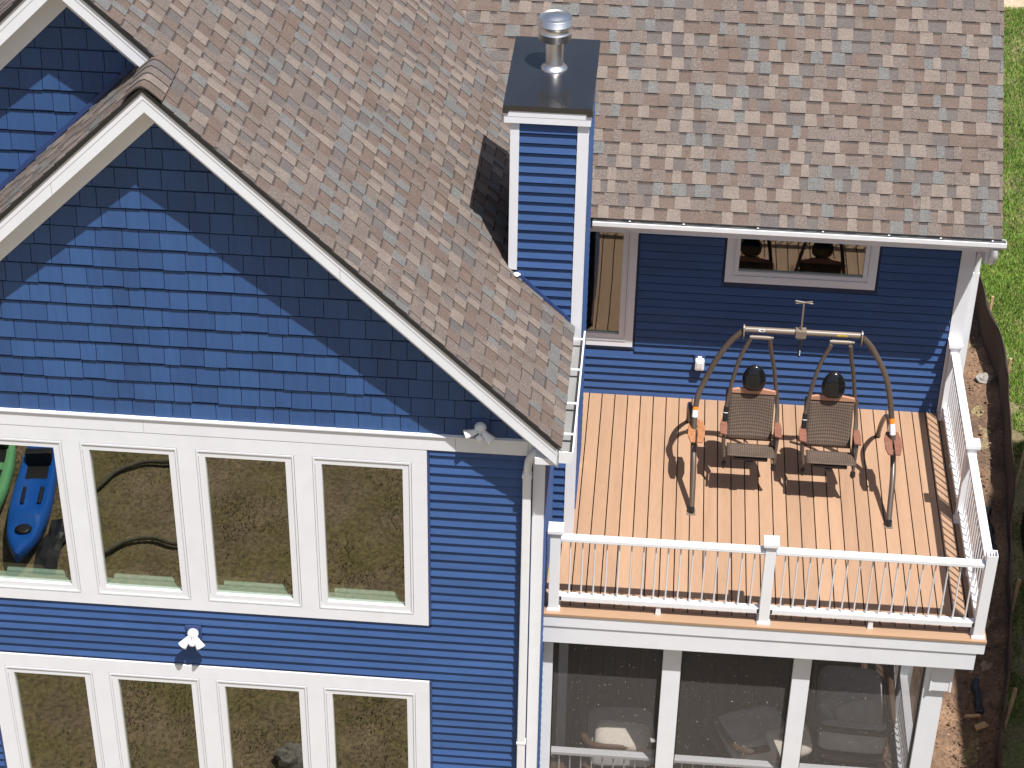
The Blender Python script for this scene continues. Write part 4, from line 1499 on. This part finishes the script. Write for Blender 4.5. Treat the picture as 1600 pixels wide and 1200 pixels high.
# ------------------------------------------------------------------ lights and fittings on the walls
def floodlight(x, z, yw, label, axes):
    t = thing('floodlight', label, 'security light', (x, yw, z), 'twin security lights on the gable wall')
    MB().box(x - .078, x + .078, yw - .030, yw - .008, z - .085, z + .085).box(x - .060, x + .060, yw - .038, yw - .0302, z - .066, z + .066).build('mounting_block', 'blue_trim', t, bevel=.004)
    MB().lathe([(0.052, 0), (0.056, 0.015), (0.050, 0.045), (0.034, 0.060), (0, 0.064)], (x, yw - .039, z + .010), 20, axis=(0, -1, 0)).build('base', 'white_metal', t)
    for s in (-1, 1):
        o = Vector((x + s * .026, yw - .088, z - .010))
        ax = Vector(axes[(s + 1) // 2]).normalized()
        MB().tube([o + Vector((-s * .015, .02, .012)), o + ax * .02], 0.013, 8).lathe([(0.020, 0.0), (0.026, 0.012), (0.034, 0.055), (0.046, 0.105), (0.050, 0.118), (0.044, 0.116), (0.036, 0.085)], o, 18, axis=ax).build('lamp_head', 'white_metal', t)
    o = Vector((x, yw - .095, z - .040))
    MB().tube([(x, yw - .09, z - .01), (x, yw - .10, z - .05)], 0.010, 8).lathe([(0.022, 0), (0.036, 0.015), (0.036, 0.035), (0.026, 0.055), (0, 0.062)], (x, yw - .100, z - .042), 16, axis=(0, -.5, -.85)).build('sensor', 'white_metal', t)
    return t


floodlight(-0.570, 2.585, 0.0, 'white twin-head security light above the white band near the downspout', ((-.92, -.30, -.18), (.72, -.40, -.55)))
floodlight(-3.376, -0.105, 0.0, 'white twin-head security light between the two window rows', ((-.62, -.45, -.66), (.55, -.45, -.72)))

oc = thing('outlet_cover', 'white weatherproof outlet cover low on the blue wall behind the swing', 'outlet cover', (1.487, YB, 0.5))
box('mounting_block', 'blue_trim', oc, 1.425, 1.550, YB - .028, YB - .008, 0.46, 0.605, bevel=.003)
MB().box(1.434, 1.540, YB - .100, YB - .0285, 0.435, 0.575).build('cover', 'white_metal', oc, bevel=0.018)
MB().box(1.455, 1.517, YB - .104, YB - .0955, 0.466, 0.545).build('lid_window', 'grey_baluster', oc, bevel=0.006)
MB().box(1.462, 1.508, YB - .07, YB - .03, 0.576, 0.590).build('hinge', 'white_metal', oc)

# ------------------------------------------------------------------ yard beside the house
sf = thing('silt_fence', 'brown fabric silt fence on wooden stakes between bare earth and grass', 'fence', (5.6, 7.0, G))
ys = np.linspace(1.2, 17.0, 150)
fab = MB()
vs = []
for k, y in enumerate(ys):
    x = fence_x(y)
    sway = 0.012 * math.sin(y * 2.1) + 0.008 * math.sin(y * 5.7)
    hgt = 0.70 + 0.02 * math.sin(y * 1.3 + 1) if y > 6.3 else (0.30 + 0.05 * math.sin(y * 3))
    for i in range(6):
        f = i / 5
        bulge = 0.018 * math.sin(math.pi * f) * math.sin(y * 4.4 + 0.7)
        vs.append((x + sway * f + bulge, y, G - 0.02 + hgt * f))
fs = []
for k in range(len(ys) - 1):
    for i in range(5):
        a = k * 6 + i
        fs.append((a, a + 6, a + 7, a + 1))
fab.add(vs, fs, 0, True)
fo = fab.build('fabric', 'silt_fabric', sf)
sl = fo.modifiers.new('solid', 'SOLIDIFY')
sl.thickness = 0.006
for y, lx, ly, h in ((2.75, 0.08, 0.13, 0.55), (4.80, 0.04, 0.08, 0.52), (7.05, 0.12, 0.20, 0.74), (9.45, 0.02, 0.02, 0.72), (11.0, 0.03, 0.06, 0.74), (13.4, 0.03, 0.05, 0.74)):
    x = fence_x(y)
    MB().tube([(x + .035, y, G - .05), (x + .035 + lx, y + ly, G + h)], 0.019, 4, sq=True).build('stake', 'stake_wood', sf)

# corrugated drain pipe lying on the lawn side, and short lengths on the earth
def corrugated(name, pts, r, label, mat='rubber'):
    p = bez(pts, 70)
    # resample with ribs
    out, rad = [], []
    for a, b in zip(p[:-1], p[1:]):
        n = max(1, int((b - a).length / 0.012))
        for k in range(n):
            out.append(a.lerp(b, k / n))
            rad.append(r * (1.0 if (len(out) // 2) % 2 else 0.88))
    o = MB().tube(out, rad, 10).build(name, mat)
    tag(o, label, 'pipe')
    return o


corrugated('drain_pipe', [(6.35, 7.6, G + .08), (6.02, 6.9, G + .08), (5.90, 6.3, G + .08), (5.93, 5.7, G + .08), (6.2, 5.1, G + .08)], 0.055, 'black corrugated pipe on the grass beyond the silt fence')
def ribbon(name, pts, w, label, cat):
    m = MB()
    vs = []
    n = len(pts)
    for k, (x, y) in enumerate(pts):
        for i in range(5):
            f = i / 4 - .5
            vs.append((x + w * f + random.uniform(-.01, .01), y, G + .085 + 0.012 * math.cos(f * 5) + random.uniform(-.012, .012)))
    fs = [(k * 5 + i, k * 5 + i + 1, k * 5 + i + 6, k * 5 + i + 5) for k in range(n - 1) for i in range(4)]
    m.add(vs, fs, 0, False)
    o = m.build(name, 'rubber')
    s = o.modifiers.new('solid', 'SOLIDIFY'); s.thickness = 0.012
    tag(o, label, cat)


ribbon('plastic_strip', [(5.02 + .02 * math.sin(k), 4.35 + k * .09) for k in range(9)], 0.11, 'black plastic strip half buried in the earth beside the deck corner', 'plastic strip')
ribbon('plastic_strip', [(4.98 + .015 * math.sin(k * 2), 2.95 + k * .08) for k in range(8)], 0.09, 'black plastic strip in the earth near the wood scraps', 'plastic strip')
ribbon('plastic_sheet', [(5.42 + .02 * math.sin(k * 1.3), 5.75 + k * .10) for k in range(12)], 0.16, 'dark plastic sheet lying along the foot of the silt fence', 'plastic sheet')
for x, y, rz, w, h, lb in ((4.88, 2.86, 0.1, .20, .045, 'longer scrap of pale wood on the dark earth'), (4.96, 2.70, 0.5, .17, .085, 'square scrap of pale wood on the dark earth')):
    o = MB().prism([(-w / 2, -h / 2), (w / 2, -h / 2 + .008), (w / 2 - .01, h / 2), (-w / 2 + .02, h / 2 - .006)], 'Z', 0, .03).build('wood_scrap', 'scrap_wood')
    o.data.transform(Matrix.Translation((x, y, G + .085)) @ Matrix.Rotation(rz, 4, 'Z') @ Matrix.Rotation(.12, 4, 'X'))
    tag(o, lb, 'wood scrap')


rock(5.735, 9.88, G + .09, 0.10, 'stone', 3, 'stone', 'pale round stone in the shaded trench beside the silt fence')
rock(5.93, 5.45, G + .08, 0.075, 'stone', 5, 'stone', 'angular pale stone on the grass side near the drain pipe')
rock(-2.75, -1.45, G + .06, 0.22, 'stone', 9, 'stone', 'grey stone on the ground below the lower windows')

# loose clods and pebbles on the earth bank: one mass
cl = MB()
for k in range(5200):
    y = random.uniform(1.5, 14)
    x = random.uniform(4.3, fence_x(y) - .02)
    r = abs(random.gauss(0, .009)) + .004
    if random.random() < .03: r *= 1.9
    z = G + .055 + r * .3
    mi = 1 if random.random() < .07 else 0
    a = random.uniform(0, 6.28)
    vs = [(x + r * math.cos(a + t) * random.uniform(.7, 1.2), y + r * math.sin(a + t) * random.uniform(.7, 1.2), z) for t in (0, 1.57, 3.14, 4.71)] + [(x, y, z + r * .8), (x, y, z - r)]
    cl.add(vs, [(0, 1, 4), (1, 2, 4), (2, 3, 4), (3, 0, 4)], mi)
tag(cl.build('soil_clods', ['clod', 'clod_pale']), 'loose clods and pebbles on the bare earth', 'soil', kind='stuff')


def grass_mass(name, N, sampler, hgt, mats, probs, label, z0=G + .02, wid=0.006):
    xs, ys_ = sampler(N)
    N = len(xs)
    a = rng.uniform(0, 2 * np.pi, N)
    h = hgt * rng.uniform(.5, 1.25, N)
    lean = rng.uniform(.2, 1.0, N) * h
    b = rng.uniform(0, 2 * np.pi, N)
    w = wid * rng.uniform(.7, 1.5, N)
    V = np.empty((N, 3, 3), np.float32)
    V[:, 0] = np.stack([xs - w * np.cos(a), ys_ - w * np.sin(a), np.full(N, z0)], 1)
    V[:, 1] = np.stack([xs + w * np.cos(a), ys_ + w * np.sin(a), np.full(N, z0)], 1)
    V[:, 2] = np.stack([xs + lean * np.cos(b), ys_ + lean * np.sin(b), z0 + h], 1)
    me = bpy.data.meshes.new(name)
    me.vertices.add(3 * N)
    me.vertices.foreach_set('co', V.ravel())
    me.loops.add(3 * N)
    me.loops.foreach_set('vertex_index', np.arange(3 * N, dtype=np.int32))
    me.polygons.add(N)
    me.polygons.foreach_set('loop_start', np.arange(0, 3 * N, 3, dtype=np.int32))
    me.polygons.foreach_set('material_index', rng.choice(len(mats), N, p=probs).astype(np.int32))
    for m in mats: me.materials.append(MATS[m])
    me.update()
    me.validate()
    o = bpy.data.objects.new(name, me)
    COL.objects.link(o)
    return tag(o, label, 'grass', kind='stuff')


def clump(x, y):
    return np.sin(x * 3.1 + 1.3 * np.sin(y * 2.2)) * np.sin(y * 2.7 + np.sin(x * 1.9)) + .6 * np.sin(x * 7.7 + y * 5.1) * np.sin(y * 8.3 - x * 3.3)


FX_ = np.array([f[0] for f in FENCE]); FYs = np.array([f[1] for f in FENCE])


def lawn_s(N):
    y = rng.uniform(8.2, 22.9, N)
    x = np.interp(y, FYs, FX_) + .06 + rng.uniform(0, 3.0, N) * np.where(y < 14, .5, 1)
    keep = (rng.uniform(-1.6, 1.2, N) < clump(x, y) + .6) & ~((y < 9.6) & (x < 6.05 + .12 * np.sin(y * 9)))
    return x[keep], y[keep]


grass_mass('grass', 170000, lawn_s, .060, ['blade_a', 'blade_b', 'blade_c', 'blade_d'], [.42, .33, .17, .08], 'green lawn beyond the silt fence', z0=G + .03, wid=.007)


def shade_s(N):
    y = rng.uniform(1.0, 8.2, N)
    x = np.interp(y, FYs, FX_) + .05 + rng.uniform(0, 1.6, N)
    keep = rng.uniform(-.4, 1.3, N) < clump(x * .9, y * .8)
    return x[keep], y[keep]


grass_mass('sparse_grass', 60000, shade_s, .05, ['blade_a', 'blade_c', 'dry_a', 'dry_b'], [.35, .30, .2, .15], 'sparse grass in the shade beyond the silt fence', z0=G + .03, wid=.006)


def yard_s(N):
    x = rng.uniform(-9, 1.5, N)
    y = rng.uniform(-8.5, -0.6, N)
    keep = rng.uniform(-.2, 1.4, N) < clump(x * .8, y * .7) + .25 * (y > -3.2)
    return x[keep], y[keep]


grass_mass('yard_grass', 80000, yard_s, .042, ['blade_a', 'blade_c', 'dry_a', 'dry_b'], [.10, .05, .45, .40], 'thin dry grass on the ground in front of the house', z0=G, wid=.006)

# ------------------------------------------------------------------ kayaks and hose in front of the house (seen in the window glass)
def kayak(a, b, mat, label):
    a, b = Vector(a), Vector(b)
    L = (b - a).length
    t = thing('kayak', label, 'kayak', (a + b) / 2, 'kayaks lying in front of the house')
    ang = math.atan2((b - a).y, (b - a).x)
    R = Matrix.Translation((a + b) / 2) @ Matrix.Rotation(ang, 4, 'Z')
    hull = MB()
    n, m = 28, 16
    vs = []
    for i in range(n + 1):
        s = -1 + 2 * i / n
        w = 0.275 * max(0.03, (1 - abs(s) ** 2.6)) ** .75
        rise = 0.10 * abs(s) ** 3
        dz = 0.0
        for k in range(m):
            ph = 2 * math.pi * k / m
            cx, cz_ = math.cos(ph), math.sin(ph)
            x, z = w * math.copysign(abs(cx) ** .7, cx), .15 * math.copysign(abs(cz_) ** .7, cz_) * (0.55 + .45 * (1 - abs(s) ** 3))
            if z > .05 and abs(x) < w * .72 and -.62 < s < .30: z -= .09
            if z > .05 and abs(x) < w * .6 and .45 < s < .75: z -= .04
            vs.append((s * L / 2, x, .17 + z + rise))
    fs = []
    for i in range(n):
        for k in range(m):
            fs.append((i * m + k, i * m + (k + 1) % m, (i + 1) * m + (k + 1) % m, (i + 1) * m + k))
    hull.add(vs, fs, 0, True)
    hull.add(vs[:m], [tuple(range(m))]).add(vs[-m:], [tuple(range(m))])
    o = hull.build('hull', mat, t)
    o.data.transform(R)
    st = MB().box(-.20 * L, -.09 * L, -.19, .19, .205, .235)
    st.prism([(-.24 * L, .22), (-.19 * L, .22), (-.21 * L, .40), (-.25 * L, .40)], 'Y', -.17, .17)
    o = st.build('seat', 'rubber', t, bevel=.02)
    o.data.transform(R)
    for s in (-1, 1):
        q = MB().tube([(-.02 * L, s * .12, .225), (.10 * L, s * .11, .225)], .028, 8).build('foot_well', 'rubber', t)
        q.data.transform(R)
    q = MB().lathe([(0.10, 0), (0.11, .012), (0.06, .02), (0, .021)], (.30 * L, 0, .285), 16).build('hatch', 'rubber', t)
    q.data.transform(R)
    return t


kayak((-7.12, -7.15, G), (-6.74, -4.32, G), 'kayak_blue', 'blue kayak mirrored in the leftmost upper window')
kayak((-7.78, -7.35, G), (-7.42, -4.75, G), 'kayak_green', 'pale green kayak beside the blue one, mirrored at the left edge')
corrugated('drain_hose', [(-6.28, -5.95, G + .06), (-6.16, -6.15, G + .06), (-6.0, -6.5, G + .06), (-5.7, -6.72, G + .06), (-5.35, -6.78, G + .06), (-4.9, -6.95, G + .06)], 0.034, 'black drain hose mirrored high in the second upper window', 'netting')
corrugated('drain_hose', [(-5.95, -4.6, G + .06), (-5.75, -4.82, G + .06), (-5.52, -5.05, G + .06), (-5.22, -5.14, G + .06), (-4.88, -5.06, G + .06), (-4.5, -5.3, G + .06)], 0.032, 'black drain hose mirrored low in the second upper window', 'netting')
ribbon_pts = [(-6.45 + .03 * math.sin(k), -5.35 + k * .12) for k in range(9)]
ribbon('plastic_sheet', ribbon_pts, 0.30, 'black plastic sheet beside the blue kayak, mirrored in the window', 'plastic sheet')

# ------------------------------------------------------------------ the house next door, whose roof shades the right edge of the yard
nb = thing('neighbouring_house', 'grey house next door standing just outside the picture', 'house', (10.5, -2.0, G))
H0, H1 = G + 7.2, G + 10.0
wl_ = MB().prism([(6.95, -9.0), (14, -9.0), (14, 4.5), (8.6, 4.5), (6.95, 1.4)], 'Z', G, H0 - .05)
wl_.build('wall', 'neighbour_wall', nb)
rf = MB()
A, B, Cc, Dd, Ee, Ff = (6.6, -9.4, H0), (6.6, 1.4, H0), (8.47, 4.9, H1), (14.3, 4.9, H1), (14.3, -9.4, H0), (8.47, -9.4, H1)
rf.add([A, B, Cc, Ff], [(0, 1, 2, 3)])
rf.add([Cc, Dd, (14.3, -9.4, H1), Ff], [(0, 1, 2, 3)])
rf.add([B, (8.47, 4.9, H0), Cc], [(0, 1, 2)])
rf.add([(8.47, 4.9, H0), (14.3, 4.9, H0), Dd, Cc], [(0, 1, 2, 3)])
rf.add([A, B, (8.47, 4.9, H0), (14.3, 4.9, H0), Ee], [(0, 1, 2, 3, 4)])
rf.build('roof', 'neighbour_roof', nb)
